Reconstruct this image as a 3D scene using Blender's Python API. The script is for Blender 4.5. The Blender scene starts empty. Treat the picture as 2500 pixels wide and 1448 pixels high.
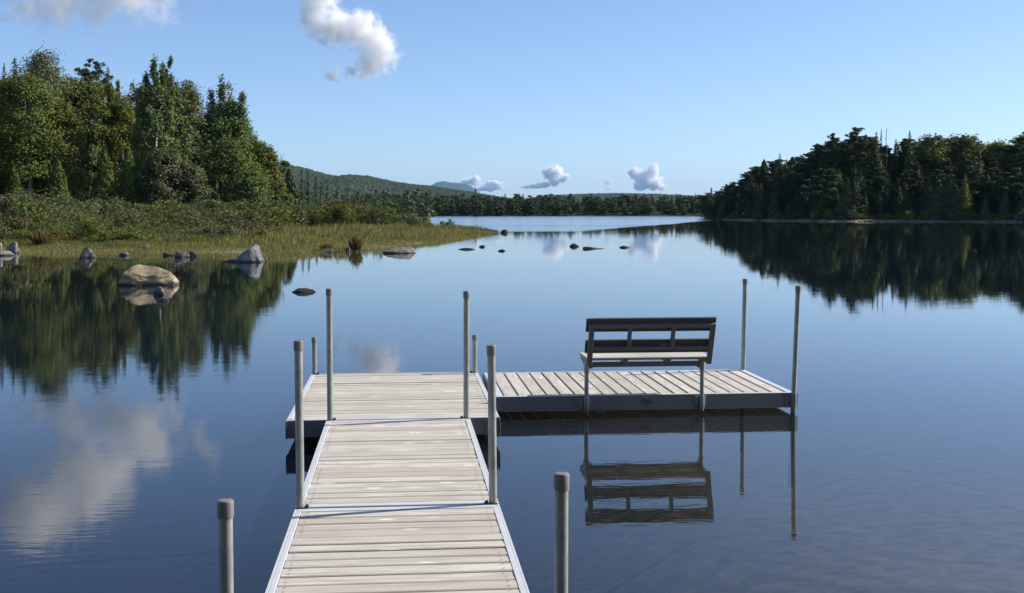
import bpy, bmesh, math, random
import numpy as np
from mathutils import Vector, Matrix, Euler

# ------------------------------------------------------------------ camera, world, sun, exposure
S = bpy.context.scene
COL = S.collection
F, YAW, PITCH = 2906.6, 0.0936, 0.0711          # focal length in photo pixels, heading, tilt down
CAM = Vector((0.024, -7.086, 1.988))            # water surface is z = 0
cam = bpy.data.cameras.new('camera')
cam.sensor_fit = 'HORIZONTAL'; cam.sensor_width = 36.0; cam.lens = 36.0 * F / 2500.0
cam.clip_start = 0.1; cam.clip_end = 200000.0
camo = bpy.data.objects.new('camera', cam); COL.objects.link(camo)
camo.location = CAM; camo.rotation_euler = (math.pi / 2 - PITCH, 0, -YAW)
S.camera = camo

SUN_EL = math.radians(35.7)
sun_dir = Vector((math.cos(SUN_EL) * 0.9806, math.cos(SUN_EL) * 0.196, math.sin(SUN_EL)))
W = bpy.data.worlds.new('World'); S.world = W; W.use_nodes = True
nt = W.node_tree; nt.nodes.clear()
sky = nt.nodes.new('ShaderNodeTexSky'); sky.sky_type = 'NISHITA'; sky.sun_disc = False
sky.sun_elevation = SUN_EL; sky.sun_rotation = math.atan2(sun_dir.x, sun_dir.y)
sky.altitude = 1200; sky.air_density = 0.80; sky.dust_density = 1.4; sky.ozone_density = 5.0
bg = nt.nodes.new('ShaderNodeBackground'); bg.inputs['Strength'].default_value = 0.122
wo = nt.nodes.new('ShaderNodeOutputWorld')
hsv = nt.nodes.new('ShaderNodeHueSaturation'); hsv.inputs['Saturation'].default_value = 0.95; hsv.inputs['Value'].default_value = 0.98
nt.links.new(sky.outputs[0], hsv.inputs['Color']); nt.links.new(hsv.outputs[0], bg.inputs[0]); nt.links.new(bg.outputs[0], wo.inputs[0])
sl = bpy.data.lights.new('sun', 'SUN'); sl.energy = 5.0; sl.angle = math.radians(0.53); sl.color = (1.0, 0.91, 0.78)
so = bpy.data.objects.new('sun', sl); COL.objects.link(so)
so.rotation_euler = sun_dir.to_track_quat('Z', 'Y').to_euler(); so.location = (60, 10, 60)
S.view_settings.view_transform = 'Standard'; S.view_settings.look = 'None'
S.view_settings.exposure = 0.5; S.view_settings.gamma = 1.0
S.cycles.max_bounces = 28; S.cycles.transparent_max_bounces = 12
S.cycles.volume_bounces = 28; S.cycles.volume_step_rate = 0.35; S.cycles.volume_max_steps = 256

RNG = np.random.default_rng(7)
random.seed(7)

# ------------------------------------------------------------------ helpers
_c, _s = math.cos(YAW), math.sin(YAW)
def at(u, d):
    """ground point seen in photo column u at d metres ahead of the camera"""
    xr = (u - 1250.0) / F * d
    return (CAM.x + _s * d + _c * xr, CAM.y + _c * d - _s * xr)
def zat(v, d):
    return CAM.z - (v - 517.0) / F * d
def wd(v):
    """distance of a point on the water surface seen in photo row v"""
    return CAM.z * F / (v - 517.0)
def px(n, d):
    return n / F * d

def tag(o, label=None, cat=None, group=None, kind=None):
    if label: o['label'] = label
    if cat: o['category'] = cat
    if group: o['group'] = group
    if kind: o['kind'] = kind
    return o
def empty(name, loc=(0, 0, 0), rz=0.0):
    o = bpy.data.objects.new(name, None); COL.objects.link(o)
    o.location = loc; o.rotation_euler = (0, 0, rz); o.empty_display_size = 0.2
    return o
def link(name, me, mat=None, parent=None):
    o = bpy.data.objects.new(name, me); COL.objects.link(o)
    if mat is not None and not me.materials:
        for m in (mat if isinstance(mat, (list, tuple)) else [mat]): me.materials.append(m)
    if parent is not None: o.parent = parent
    return o
def mesh_np(name, V, Fc, smooth=False):
    """mesh from an (n,3) vertex array and an (m,k) face array"""
    V = np.ascontiguousarray(V, dtype=np.float32); Fc = np.ascontiguousarray(Fc, dtype=np.int32)
    m, k = Fc.shape
    me = bpy.data.meshes.new(name)
    me.vertices.add(len(V)); me.vertices.foreach_set('co', V.ravel())
    me.loops.add(m * k); me.loops.foreach_set('vertex_index', Fc.ravel())
    me.polygons.add(m)
    me.polygons.foreach_set('loop_start', np.arange(m, dtype=np.int32) * k)
    me.polygons.foreach_set('loop_total', np.full(m, k, dtype=np.int32))
    if smooth: me.polygons.foreach_set('use_smooth', np.ones(m, dtype=bool))
    me.update(); me.validate()
    return me
def bm_mesh(name, bm, smooth=False):
    bmesh.ops.recalc_face_normals(bm, faces=bm.faces)
    me = bpy.data.meshes.new(name); bm.to_mesh(me); bm.free()
    if smooth: me.polygons.foreach_set('use_smooth', np.ones(len(me.polygons), dtype=bool))
    return me
def box(bm, c, size, rot=None, bev=0.0, mi=0):
    r = bmesh.ops.create_cube(bm, size=1.0)
    vs = r['verts']
    bmesh.ops.scale(bm, vec=size, verts=vs)
    if bev > 0:
        es = list({e for v in vs for e in v.link_edges})
        rb = bmesh.ops.bevel(bm, geom=es, offset=bev, segments=1, affect='EDGES')
        vs = list({v for f in rb['faces'] for v in f.verts} | {v for v in vs if v.is_valid})
    if rot is not None: bmesh.ops.rotate(bm, cent=(0, 0, 0), matrix=rot, verts=vs)
    bmesh.ops.translate(bm, vec=c, verts=vs)
    if mi:
        for f in {f for v in vs for f in v.link_faces}: f.material_index = mi
    return vs
def tube(bm, p0, p1, r0, r1=None, seg=16, caps=True):
    p0, p1 = Vector(p0), Vector(p1); r1 = r0 if r1 is None else r1
    d = p1 - p0
    m = Matrix.Translation((p0 + p1) / 2) @ d.to_track_quat('Z', 'Y').to_matrix().to_4x4()
    return bmesh.ops.create_cone(bm, cap_ends=caps, cap_tris=False, segments=seg, radius1=r0, radius2=r1,
                                 depth=d.length, matrix=m)['verts']
def shade_auto(me, ang=35):
    me.polygons.foreach_set('use_smooth', np.ones(len(me.polygons), dtype=bool))
    try: me.set_sharp_from_angle(angle=math.radians(ang))
    except Exception: pass

class NT:
    """small material builder"""
    def __init__(s, name):
        s.m = bpy.data.materials.new(name); s.m.use_nodes = True
        s.t = s.m.node_tree; s.t.nodes.clear()
        s.out = s.n('ShaderNodeOutputMaterial')
    def n(s, kind, **kw):
        nd = s.t.nodes.new(kind)
        for k, v in kw.items(): setattr(nd, k, v)
        return nd
    def l(s, a, b): s.t.links.new(a, b)
    def val(s, sock, v):
        if hasattr(v, 'is_output') or isinstance(v, bpy.types.NodeSocket): s.l(v, sock)
        else: sock.default_value = v
    def coord(s, kind='Object'):
        if kind == 'Position': return s.n('ShaderNodeNewGeometry').outputs['Position']
        return s.n('ShaderNodeTexCoord').outputs[kind]
    def mapping(s, vec, scale=(1, 1, 1), loc=(0, 0, 0), rot=(0, 0, 0)):
        nd = s.n('ShaderNodeMapping'); s.l(vec, nd.inputs[0])
        nd.inputs['Scale'].default_value = scale; nd.inputs['Location'].default_value = loc
        nd.inputs['Rotation'].default_value = rot
        return nd.outputs[0]
    def noise(s, vec, scale, detail=4, rough=0.55, dist=0.0):
        nd = s.n('ShaderNodeTexNoise'); s.l(vec, nd.inputs['Vector'])
        nd.inputs['Scale'].default_value = scale; nd.inputs['Detail'].default_value = detail
        nd.inputs['Roughness'].default_value = rough; nd.inputs['Distortion'].default_value = dist
        return nd.outputs[0]
    def ramp(s, fac, stops, interp='LINEAR'):
        nd = s.n('ShaderNodeValToRGB'); s.val(nd.inputs[0], fac); cr = nd.color_ramp; cr.interpolation = interp
        while len(cr.elements) < len(stops): cr.elements.new(0.5)
        for e, (p, c) in zip(cr.elements, stops):
            e.position = p; e.color = (c, c, c, 1) if not isinstance(c, (tuple, list)) else (*c, 1)
        return nd.outputs[0]
    def mix(s, fac, a, b, mode='MIX'):
        nd = s.n('ShaderNodeMix', data_type='RGBA', blend_type=mode)
        s.val(nd.inputs[0], fac)
        for i, v in ((6, a), (7, b)):
            s.val(nd.inputs[i], v if not isinstance(v, (tuple, list)) else (*v, 1))
        return nd.outputs[2]
    def math(s, op, a, b=0.0, c=None, clamp=False):
        nd = s.n('ShaderNodeMath', operation=op, use_clamp=clamp)
        s.val(nd.inputs[0], a); s.val(nd.inputs[1], b)
        if c is not None: s.val(nd.inputs[2], c)
        return nd.outputs[0]
    def maprange(s, v, a, b, c=0.0, d=1.0, smooth=False):
        nd = s.n('ShaderNodeMapRange')
        if smooth: nd.interpolation_type = 'SMOOTHSTEP'
        s.val(nd.inputs[0], v); s.val(nd.inputs[1], a); s.val(nd.inputs[2], b); s.val(nd.inputs[3], c); s.val(nd.inputs[4], d)
        return nd.outputs[0]
    def bump(s, h, dist, strength=1.0, normal=None):
        nd = s.n('ShaderNodeBump'); s.l(h, nd.inputs['Height'])
        s.val(nd.inputs['Distance'], dist); s.val(nd.inputs['Strength'], strength)
        if normal is not None: s.l(normal, nd.inputs['Normal'])
        return nd.outputs[0]
    def principled(s, col, rough=0.6, metal=0.0, spec=0.5, normal=None):
        p = s.n('ShaderNodeBsdfPrincipled')
        s.val(p.inputs['Base Color'], col if not isinstance(col, (tuple, list)) else (*col, 1))
        s.val(p.inputs['Roughness'], rough); s.val(p.inputs['Metallic'], metal)
        s.val(p.inputs['Specular IOR Level'], spec)
        if normal is not None: s.l(normal, p.inputs['Normal'])
        return p.outputs[0]
    def done(s, sh):
        s.l(sh, s.out.inputs['Surface']); return s.m

# ------------------------------------------------------------------ materials
def mat_wood(name, light=1.0, tint=None):
    m = NT(name); co = m.coord('Object')
    isl = m.n('ShaderNodeNewGeometry').outputs['Random Per Island']
    # every plank gets its own piece of grain
    off = m.n('ShaderNodeCombineXYZ'); m.l(m.math('MULTIPLY', isl, 37.0), off.inputs[0]); m.l(m.math('MULTIPLY', isl, 11.0), off.inputs[1])
    add = m.n('ShaderNodeVectorMath', operation='ADD'); m.l(co, add.inputs[0]); m.l(off.outputs[0], add.inputs[1])
    v = add.outputs[0]
    grain = m.noise(m.mapping(v, (1.6, 34, 30)), 1.0, 6, 0.62, 0.6)
    fine = m.noise(m.mapping(v, (7, 210, 160)), 1.0, 4, 0.6)
    patch = m.noise(m.mapping(v, (2.6, 9, 9)), 1.0, 3, 0.5, 0.8)
    base = m.ramp(grain, [(0.28, (0.25 * light, 0.23 * light, 0.205 * light)), (0.5, (0.42 * light, 0.395 * light, 0.36 * light)),
                          (0.68, (0.52 * light, 0.50 * light, 0.465 * light)), (0.85, (0.64 * light, 0.625 * light, 0.60 * light))])
    base = m.mix(m.ramp(patch, [(0.35, 0.0), (0.62, 0.55)]), base, (0.60 * light, 0.59 * light, 0.57 * light))
    base = m.mix(m.ramp(patch, [(0.2, 0.45), (0.42, 0.0)]), base, (0.33 * light, 0.31 * light, 0.285 * light))
    base = m.mix(m.maprange(isl, 0.1, 1, 0.0, 0.72), base, (0.37 * light, 0.335 * light, 0.29 * light))
    st = m.noise(m.mapping(v, (0.9, 22, 20)), 1.0, 3, 0.5)
    base = m.mix(m.ramp(st, [(0.54, 0.0), (0.68, 0.5)]), base, (0.30 * light, 0.28 * light, 0.255 * light))
    base = m.mix(m.math('MULTIPLY', m.ramp(fine, [(0.3, 1.0), (0.5, 0.0)]), 0.3), base, (0.2 * light, 0.18 * light, 0.16 * light))
    ed = m.n('ShaderNodeAttribute'); ed.attribute_name = 'edge'
    dirt_shade = m.math('MULTIPLY', m.math('POWER', ed.outputs['Fac'], 1.0), m.ramp(m.noise(m.mapping(v, (1.3, 5, 5)), 1.0, 3), [(0.3, 0.35), (0.65, 0.85)]))  # edge dirt; also puts the cupped boards' edge shading into the colour
    base = m.mix(dirt_shade, base, (0.17 * light, 0.155 * light, 0.135 * light))
    # knots with a pale halo
    kv = m.n('ShaderNodeTexVoronoi'); kv.feature = 'F1'; m.l(m.mapping(v, (2.9, 8.0, 0.0)), kv.inputs['Vector']); kv.inputs['Scale'].default_value = 1.0
    kd = kv.outputs['Distance']
    on = m.math('GREATER_THAN', m.n('ShaderNodeSeparateColor').outputs[0] if False else kv.outputs['Color'], 0.45)
    halo = m.math('MULTIPLY', m.ramp(kd, [(0.05, 0.95), (0.21, 0.0)]), on)
    knot = m.math('MULTIPLY', m.ramp(kd, [(0.03, 0.85), (0.055, 0.0)]), on)
    base = m.mix(halo, base, (0.72 * light, 0.71 * light, 0.69 * light))
    base = m.mix(knot, base, (0.16, 0.13, 0.11))
    if tint: base = m.mix(1.0, base, tint, 'MULTIPLY')
    nrm = m.bump(m.mix(0.5, grain, fine), 0.004, 0.55)
    return m.done(m.principled(base, 0.78, 0, 0.25, nrm))
def mat_alu(name, col=(0.62, 0.63, 0.64), rough=0.42, metal=0.75, ribs=True, axis='Z'):
    m = NT(name); co = m.coord('Object')
    n1 = m.noise(co, 9, 4, 0.6); n2 = m.noise(m.mapping(co, (3, 3, 60)), 1.0, 3)
    c = m.mix(m.ramp(n1, [(0.35, 0.0), (0.75, 0.5)]), col, tuple(x * 0.72 for x in col))
    c = m.mix(m.math('MULTIPLY', n2, 0.3), c, (0.42, 0.42, 0.42))
    nrm = None
    if ribs:
        wv = m.n('ShaderNodeTexWave'); wv.wave_type = 'BANDS'; wv.bands_direction = 'Z'
        m.l(co, wv.inputs['Vector']); wv.inputs['Scale'].default_value = 16.0; wv.inputs['Distortion'].default_value = 0.0
        nrm = m.bump(wv.outputs['Fac'], 0.002, 0.6)
        c = m.mix(m.math('MULTIPLY', wv.outputs['Fac'], 0.22), c, (0.25, 0.26, 0.27))
    return m.done(m.principled(c, m.maprange(n1, 0, 1, rough - 0.08, rough + 0.12), metal, 0.5, nrm))
def mat_galv():
    m = NT('galvanized_steel'); co = m.coord('Object')
    r = m.n('ShaderNodeObjectInfo').outputs['Random']
    off = m.n('ShaderNodeCombineXYZ'); m.l(m.math('MULTIPLY', r, 50.0), off.inputs[2])
    add = m.n('ShaderNodeVectorMath', operation='ADD'); m.l(co, add.inputs[0]); m.l(off.outputs[0], add.inputs[1])
    n1 = m.noise(m.mapping(add.outputs[0], (14, 14, 5)), 1.0, 5, 0.65)
    vo = m.n('ShaderNodeTexVoronoi'); m.l(m.mapping(add.outputs[0], (60, 60, 32)), vo.inputs['Vector']); vo.inputs['Scale'].default_value = 1.0
    c = m.ramp(n1, [(0.3, (0.17, 0.19, 0.185)), (0.55, (0.27, 0.295, 0.285)), (0.75, (0.38, 0.405, 0.39))])
    c = m.mix(m.math('MULTIPLY', vo.outputs['Color'], 0.25), c, (0.6, 0.62, 0.6))
    st = m.noise(m.mapping(add.outputs[0], (40, 40, 9)), 1.0, 2)
    c = m.mix(m.ramp(st, [(0.70, 0.0), (0.80, 0.6)]), c, (0.14, 0.14, 0.13))
    zz = m.n('ShaderNodeSeparateXYZ'); m.l(m.coord('Position'), zz.inputs[0])
    c = m.mix(m.maprange(m.math('ADD', zz.outputs[2], m.math('MULTIPLY', n1, 0.06)), 0.06, 0.16, 0.75, 0.0), c, (0.075, 0.07, 0.055))   # scum line
    return m.done(m.principled(c, 0.42, 0.35, 0.5, m.bump(n1, 0.001, 0.4)))
def mat_plastic():
    m = NT('taupe_plastic'); co = m.coord('Object'); n1 = m.noise(co, 40, 3)
    c = m.mix(m.ramp(n1, [(0.3, 0.0), (0.8, 0.6)]), (0.20, 0.196, 0.19), (0.145, 0.143, 0.14))
    return m.done(m.principled(c, 0.42, 0, 0.5))
def mat_flat(name, col, rough=0.6, metal=0.0, var=0.2, scale=20):
    m = NT(name); n1 = m.noise(m.coord('Object'), scale, 4)
    c = m.mix(m.math('MULTIPLY', n1, var * 2), col, tuple(x * 0.6 for x in col))
    return m.done(m.principled(c, rough, metal, 0.4))
def mat_leaf(name, a, b, trans=0.28, rough=0.55):
    """a..b: colour range over the leaves; each tree shifts a little too"""
    m = NT(name)
    isl = m.n('ShaderNodeNewGeometry').outputs['Random Per Island']
    rnd = m.n('ShaderNodeObjectInfo').outputs['Random']
    big = m.noise(m.coord('Object'), 0.55, 2)
    f = m.math('ADD', m.math('MULTIPLY', isl, 0.55), m.math('MULTIPLY', m.ramp(big, [(0.3, 0.0), (0.7, 1.0)]), 0.45))
    c = m.mix(f, a, b)
    hs = m.n('ShaderNodeHueSaturation'); m.l(c, hs.inputs['Color'])
    m.l(m.maprange(rnd, 0, 1, 0.485, 0.515), hs.inputs['Hue']); m.l(m.maprange(rnd, 0, 1, 0.8, 1.2), hs.inputs['Value'])
    col = hs.outputs[0]
    p = m.principled(col, rough + 0.1, 0, 0.16)
    tr = m.n('ShaderNodeBsdfTranslucent'); m.l(m.mix(0.5, col, (0.10, 0.12, 0.015)), tr.inputs[0])
    mx = m.n('ShaderNodeMixShader'); mx.inputs[0].default_value = trans
    m.l(p, mx.inputs[1]); m.l(tr.outputs[0], mx.inputs[2])
    return m.done(mx.outputs[0])
def mat_bark(name, a, b, scale=(3, 3, 0.8)):
    m = NT(name); n1 = m.noise(m.mapping(m.coord('Object'), scale), 2.0, 5, 0.7)
    return m.done(m.principled(m.ramp(n1, [(0.35, a), (0.62, b)]), 0.85, 0, 0.2, m.bump(n1, 0.03, 0.6)))
def mat_rock(name, a, b, c, scale=1.0, band=(1, 1, 3), wet=(0.03, 0.028, 0.025)):
    m = NT(name); co = m.coord('Object')
    n1 = m.noise(m.mapping(co, band), 1.7 * scale, 6, 0.62, 0.7); n2 = m.noise(co, 9 * scale, 5, 0.65)
    n3 = m.noise(co, 0.9 * scale, 3, 0.5, 0.4)
    col = m.ramp(n1, [(0.3, a), (0.52, b), (0.72, c)])
    col = m.mix(m.ramp(n2, [(0.4, 0.0), (0.7, 0.45)]), col, tuple(x * 0.55 for x in b))
    col = m.mix(m.ramp(n3, [(0.5, 0.0), (0.7, 0.6)]), col, tuple(min(1, x * 1.15) for x in c))
    z = m.n('ShaderNodeSeparateXYZ'); m.l(m.coord('Position'), z.inputs[0])
    zz = m.math('ADD', z.outputs[2], m.math('MULTIPLY', n2, 0.04))
    col = m.mix(m.maprange(zz, 0.05, 0.13, 0.92, 0.0), col, wet)     # wet stain at the waterline
    h = m.mix(0.4, n1, n2)
    return m.done(m.principled(col, 0.8, 0, 0.3, m.bump(h, 0.08 / scale, 0.7)))

M = {}
M['wood'] = mat_wood('weathered_wood', 1.13, (0.98, 0.98, 0.96))
M['wood_bench'] = mat_wood('weathered_bench_wood', 1.1, (0.95, 0.98, 0.99))
M['wood_back_shade'] = mat_wood('shade_dark_weathered_wood', 0.40, (0.95, 0.97, 1.0))  # shade of the back slats put into a darker copy of the bench wood
M['alu'] = mat_alu('aluminium_rail', (0.72, 0.74, 0.76), 0.5, 0.3, False)
M['fascia'] = mat_alu('aluminium_fascia', (0.16, 0.175, 0.19), 0.45, 0.35, True)
M['galv'] = mat_galv()
M['cap'] = mat_plastic()
M['dark'] = mat_flat('dark_steel', (0.06, 0.06, 0.065), 0.5, 0.6)
M['bench_metal'] = mat_alu('bench_aluminium', (0.19, 0.195, 0.20), 0.42, 0.5, False)
M['screw'] = mat_flat('screw_head', (0.10, 0.085, 0.075), 0.5, 0.5)
M['sticker'] = mat_flat('sticker_film', (0.24, 0.26, 0.27), 0.35, 0.0, 0.1)
M['ink'] = mat_flat('sticker_ink', (0.03, 0.05, 0.06), 0.5)
M['maple'] = mat_leaf('leaf_olive', (0.085, 0.118, 0.024), (0.175, 0.21, 0.046))
M['green'] = mat_leaf('leaf_green', (0.075, 0.11, 0.026), (0.15, 0.19, 0.05))
M['aspen'] = mat_leaf('leaf_aspen', (0.082, 0.115, 0.034), (0.165, 0.20, 0.068), 0.22, 0.42)
M['grey'] = mat_leaf('leaf_greyish', (0.10, 0.122, 0.045), (0.185, 0.21, 0.082))
M['willow'] = mat_leaf('leaf_willow', (0.075, 0.095, 0.04), (0.16, 0.175, 0.085), 0.25, 0.5)
M['yellow'] = mat_leaf('leaf_yellow_green', (0.12, 0.165, 0.025), (0.22, 0.265, 0.045), 0.3)
M['spruce'] = mat_leaf('needles_spruce', (0.03, 0.052, 0.02), (0.075, 0.105, 0.038), 0.12)
M['pine'] = mat_leaf('needles_pine', (0.045, 0.07, 0.032), (0.10, 0.135, 0.055), 0.12)
M['cedar'] = mat_leaf('needles_cedar', (0.065, 0.095, 0.02), (0.13, 0.16, 0.034), 0.15)
M['far_dark'] = mat_leaf('leaf_far_dark', (0.028, 0.045, 0.018), (0.065, 0.09, 0.032), 0.15)
M['far_green'] = mat_leaf('leaf_far_green', (0.04, 0.06, 0.02), (0.085, 0.11, 0.035), 0.2)
M['shrub'] = mat_leaf('leaf_shrub', (0.085, 0.115, 0.024), (0.18, 0.215, 0.055), 0.3)
M['shrub_b'] = mat_leaf('leaf_shrub_brown', (0.10, 0.09, 0.03), (0.17, 0.15, 0.05), 0.25)
M['bark'] = mat_bark('bark_grey', (0.06, 0.05, 0.04), (0.16, 0.14, 0.12))
M['birch'] = mat_bark('bark_birch', (0.25, 0.24, 0.22), (0.62, 0.60, 0.57), (2, 2, 5))
M['stem'] = mat_bark('bark_shrub', (0.05, 0.04, 0.03), (0.13, 0.11, 0.08))
M['rock_tan'] = mat_rock('rock_tan', (0.16, 0.125, 0.08), (0.30, 0.24, 0.155), (0.42, 0.36, 0.25), 1.0, (1, 1, 2.5))
M['rock_blue'] = mat_rock('rock_blue_grey', (0.075, 0.085, 0.095), (0.13, 0.145, 0.16), (0.22, 0.235, 0.25))
M['rock_grey'] = mat_rock('rock_grey', (0.09, 0.085, 0.08), (0.17, 0.16, 0.15), (0.27, 0.255, 0.24), 1.4)
M['rock_dark'] = mat_rock('rock_dark', (0.05, 0.045, 0.04), (0.10, 0.09, 0.08), (0.18, 0.16, 0.145), 1.6)
M['rock_red'] = mat_rock('rock_reddish', (0.07, 0.05, 0.045), (0.14, 0.09, 0.08), (0.20, 0.14, 0.12), 1.6)
M['rock_pale'] = mat_rock('rock_pale', (0.15, 0.14, 0.125), (0.24, 0.225, 0.20), (0.34, 0.32, 0.285), 1.2)

# ------------------------------------------------------------------ terrain, lake
# outline of the lake: (photo column, distance) along the shores, then round behind the camera
shore = [(-620, 60), (-300, 53), (0, 58.5), (120, 56.0), (190, 56.5), (260, 58.5), (330, 57.0), (430, 59.0), (520, 57.0), (600, 58.0), (660, 57.0), (760, 58.6), (850, 61.2),
         (930, 64.9), (1000, 69.6), (1060, 77.0), (1120, 86.2), (1170, 100.0), (1198, 109.0), (1192, 117), (1140, 140),
         (1060, 175), (980, 230), (900, 300), (860, 420), (890, 530), (1000, 548), (1200, 550), (1400, 551), (1700, 553),
         (1790, 520), (1800, 440), (1770, 390), (1722, 366), (1742, 340), (1762, 292), (1830, 274), (1900, 262), (2030, 243),
         (2140, 243), (2300, 238), (2420, 234), (2500, 227), (2700, 222), (3300, 205)]
LAKE = np.array([at(u, d) for u, d in shore] + [(420, 60), (420, -13), (-220, -13), (-220, 40)])
def sdf(X, Y):
    """distance to the shore line, positive on land"""
    X = np.asarray(X, float); Y = np.asarray(Y, float)
    A = LAKE; B = np.roll(LAKE, -1, 0)
    dmin = np.full(X.shape, 1e18); inside = np.zeros(X.shape, bool)
    for (ax, ay), (bx, by) in zip(A, B):
        ex, ey = bx - ax, by - ay
        t = np.clip(((X - ax) * ex + (Y - ay) * ey) / (ex * ex + ey * ey), 0, 1)
        dmin = np.minimum(dmin, (X - ax - t * ex) ** 2 + (Y - ay - t * ey) ** 2)
        c = ((ay > Y) != (by > Y))
        inside ^= c & (X < ax + (Y - ay) * ex / (ey if abs(ey) > 1e-9 else 1e-9))
    d = np.sqrt(dmin)
    return np.where(inside, -d, d)
def height(X, Y):
    s = sdf(X, Y); X = np.asarray(X, float); Y = np.asarray(Y, float)
    land = np.minimum(s * np.where(X > 60, 0.4, 0.06), np.where(X > 60, 0.5, 0.30)) + np.clip(s - 22, 0, 60) * 0.022
    right = np.clip((X - 60) / 30, 0, 1) * np.clip(s - 4, 0, 90) * 0.075
    bed = -np.minimum(-s * 0.11, 0.55) - np.clip(-s - 6, 0, 60) * 0.11
    near = 0.34 + np.clip((Y + 3) * 0.11, 0, 4.0) + np.clip((3 - X) * 0.5, 0, 4.5)          # shelving sandy bottom right of the dock
    bed = np.where(Y < 40, np.where(s > -6, np.maximum(bed, -near), -near), bed)
    bump = 0.05 * np.sin(X * 0.9 + 1.3 * np.sin(Y * 0.31)) * np.sin(Y * 0.8 + X * 0.2) * np.clip(np.abs(s) / 6, 0, 1)
    return np.where(s > 0, land + right + np.abs(bump), bed - np.abs(bump))
def hz(x, y): return float(height(np.array([x]), np.array([y]))[0])

def axis(lo, hi, step, far_lo, far_hi):
    c = list(np.arange(lo, hi + 1e-6, step)); st = step; x = lo
    while x > far_lo: st *= 1.35; x -= st; c.insert(0, x)
    st = step; x = hi
    while x < far_hi: st *= 1.35; x += st; c.append(x)
    return np.array(c)
gx = np.clip(axis(-60, 160, 1.7, -8000, 8000), -8600, 8600); gy = np.clip(axis(-14, 300, 1.7, -1500, 22000), -1800, 23200)
GX, GY = np.meshgrid(gx, gy)
GZ = height(GX, GY)
far = np.hypot(GX, GY) > 900
GZ = np.where(far, np.minimum(GZ, 1.5), GZ)
nx, ny = len(gx), len(gy)
I = np.arange(nx * ny).reshape(ny, nx)
gF = np.stack([I[:-1, :-1], I[:-1, 1:], I[1:, 1:], I[1:, :-1]], -1).reshape(-1, 4)
m = NT('ground_soil'); co = m.coord('Position')
z = m.n('ShaderNodeSeparateXYZ'); m.l(co, z.inputs[0])
n1 = m.noise(co, 0.35, 5, 0.6); n2 = m.noise(co, 4.0, 5, 0.65); vo = m.n('ShaderNodeTexVoronoi'); m.l(co, vo.inputs['Vector']); vo.inputs['Scale'].default_value = 3.5
land = m.ramp(n1, [(0.35, (0.055, 0.055, 0.02)), (0.55, (0.10, 0.095, 0.03)), (0.7, (0.13, 0.115, 0.05))])
land = m.mix(m.ramp(n2, [(0.4, 0.0), (0.7, 0.6)]), land, (0.06, 0.05, 0.03))
bed = m.ramp(n2, [(0.35, (0.13, 0.12, 0.10)), (0.6, (0.24, 0.225, 0.19)), (0.8, (0.32, 0.30, 0.26))])
bed = m.mix(m.ramp(vo.outputs['Distance'], [(0.1, 0.5), (0.35, 0.0)]), bed, (0.07, 0.065, 0.055))
sand = m.mix(n2, (0.20, 0.175, 0.12), (0.34, 0.30, 0.23))
bank = m.maprange(z.outputs[0], 55, 65, 0.16, 0.62)
c = m.mix(m.maprange(z.outputs[2], 0.02, bank), sand, land)
c = m.mix(m.maprange(z.outputs[1], 380, 430), c, (0.05, 0.05, 0.03))
c = m.mix(m.maprange(z.outputs[2], -0.02, 0.02), bed, c)
ground_mat = m.done(m.principled(c, 0.95, 0, 0.1, m.bump(n2, 0.05, 0.6)))
ground = link('ground', mesh_np('ground', np.stack([GX, GY, GZ], -1).reshape(-1, 3), gF, True), ground_mat)
tag(ground, 'lake shores and lake bed, sandy at the waterline and overgrown inland', 'ground', kind='structure')

# water: mirror that turns more transparent the steeper it is seen; rippled far out
m = NT('lake_water'); co = m.coord('Position')
sp = m.n('ShaderNodeSeparateXYZ'); m.l(co, sp.inputs[0]); X_, Y_ = sp.outputs[0], sp.outputs[1]
wob = m.noise(m.mapping(co, (0.02, 0.02, 0.02)), 1.0, 3)
edge = m.math('ADD', m.maprange(X_, 18.0, 76.0, 103.0, 262.0), m.math('MULTIPLY', wob, 14.0))
rip = m.maprange(m.math('SUBTRACT', Y_, edge), 0.0, 9.0, smooth=True)
streak = m.noise(m.mapping(co, (0.006, 0.035, 0.01)), 1.0, 4, 0.6)
rip = m.math('MULTIPLY', rip, m.ramp(streak, [(0.36, 0.45), (0.52, 1.0)]))
calm_h = m.noise(m.mapping(co, (1.1, 2.9, 1.0), rot=(0, 0, 0.12)), 1.0, 3, 0.5, 0.3)
calm_f = m.noise(m.mapping(co, (3.6, 15.0, 4.0), rot=(0, 0, 0.16)), 1.0, 2, 0.5)
gust = m.noise(m.mapping(co, (0.05, 0.12, 0.1)), 1.0, 3)
amp = m.math('MULTIPLY', m.ramp(gust, [(0.35, 0.25), (0.65, 1.0)]), 0.0015)
b1 = m.bump(calm_h, amp, 1.0)
b2 = m.bump(calm_f, m.math('MULTIPLY', amp, m.maprange(Y_, 4, 26, 0.65, 0.10)), 1.0, b1)
rip_h = m.noise(m.mapping(co, (0.7, 1.6, 1.0)), 1.0, 3, 0.6)
b3 = m.bump(rip_h, m.math('MULTIPLY', rip, 0.05), 1.0, b2)
fr = m.n('ShaderNodeFresnel'); bf = m.n('ShaderNodeNewGeometry').outputs['Backfacing']; m.l(m.maprange(bf, 0, 1, 1.42, 1 / 1.42), fr.inputs['IOR']); m.l(b3, fr.inputs['Normal'])
gl = m.n('ShaderNodeBsdfGlossy'); gl.inputs['Color'].default_value = (1, 1, 1, 1); m.l(b3, gl.inputs['Normal'])
m.l(m.math('MULTIPLY', rip, 0.16), gl.inputs['Roughness'])
tp = m.n('ShaderNodeBsdfTransparent'); tp.inputs['Color'].default_value = (0.85, 0.84, 0.74, 1)
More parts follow.
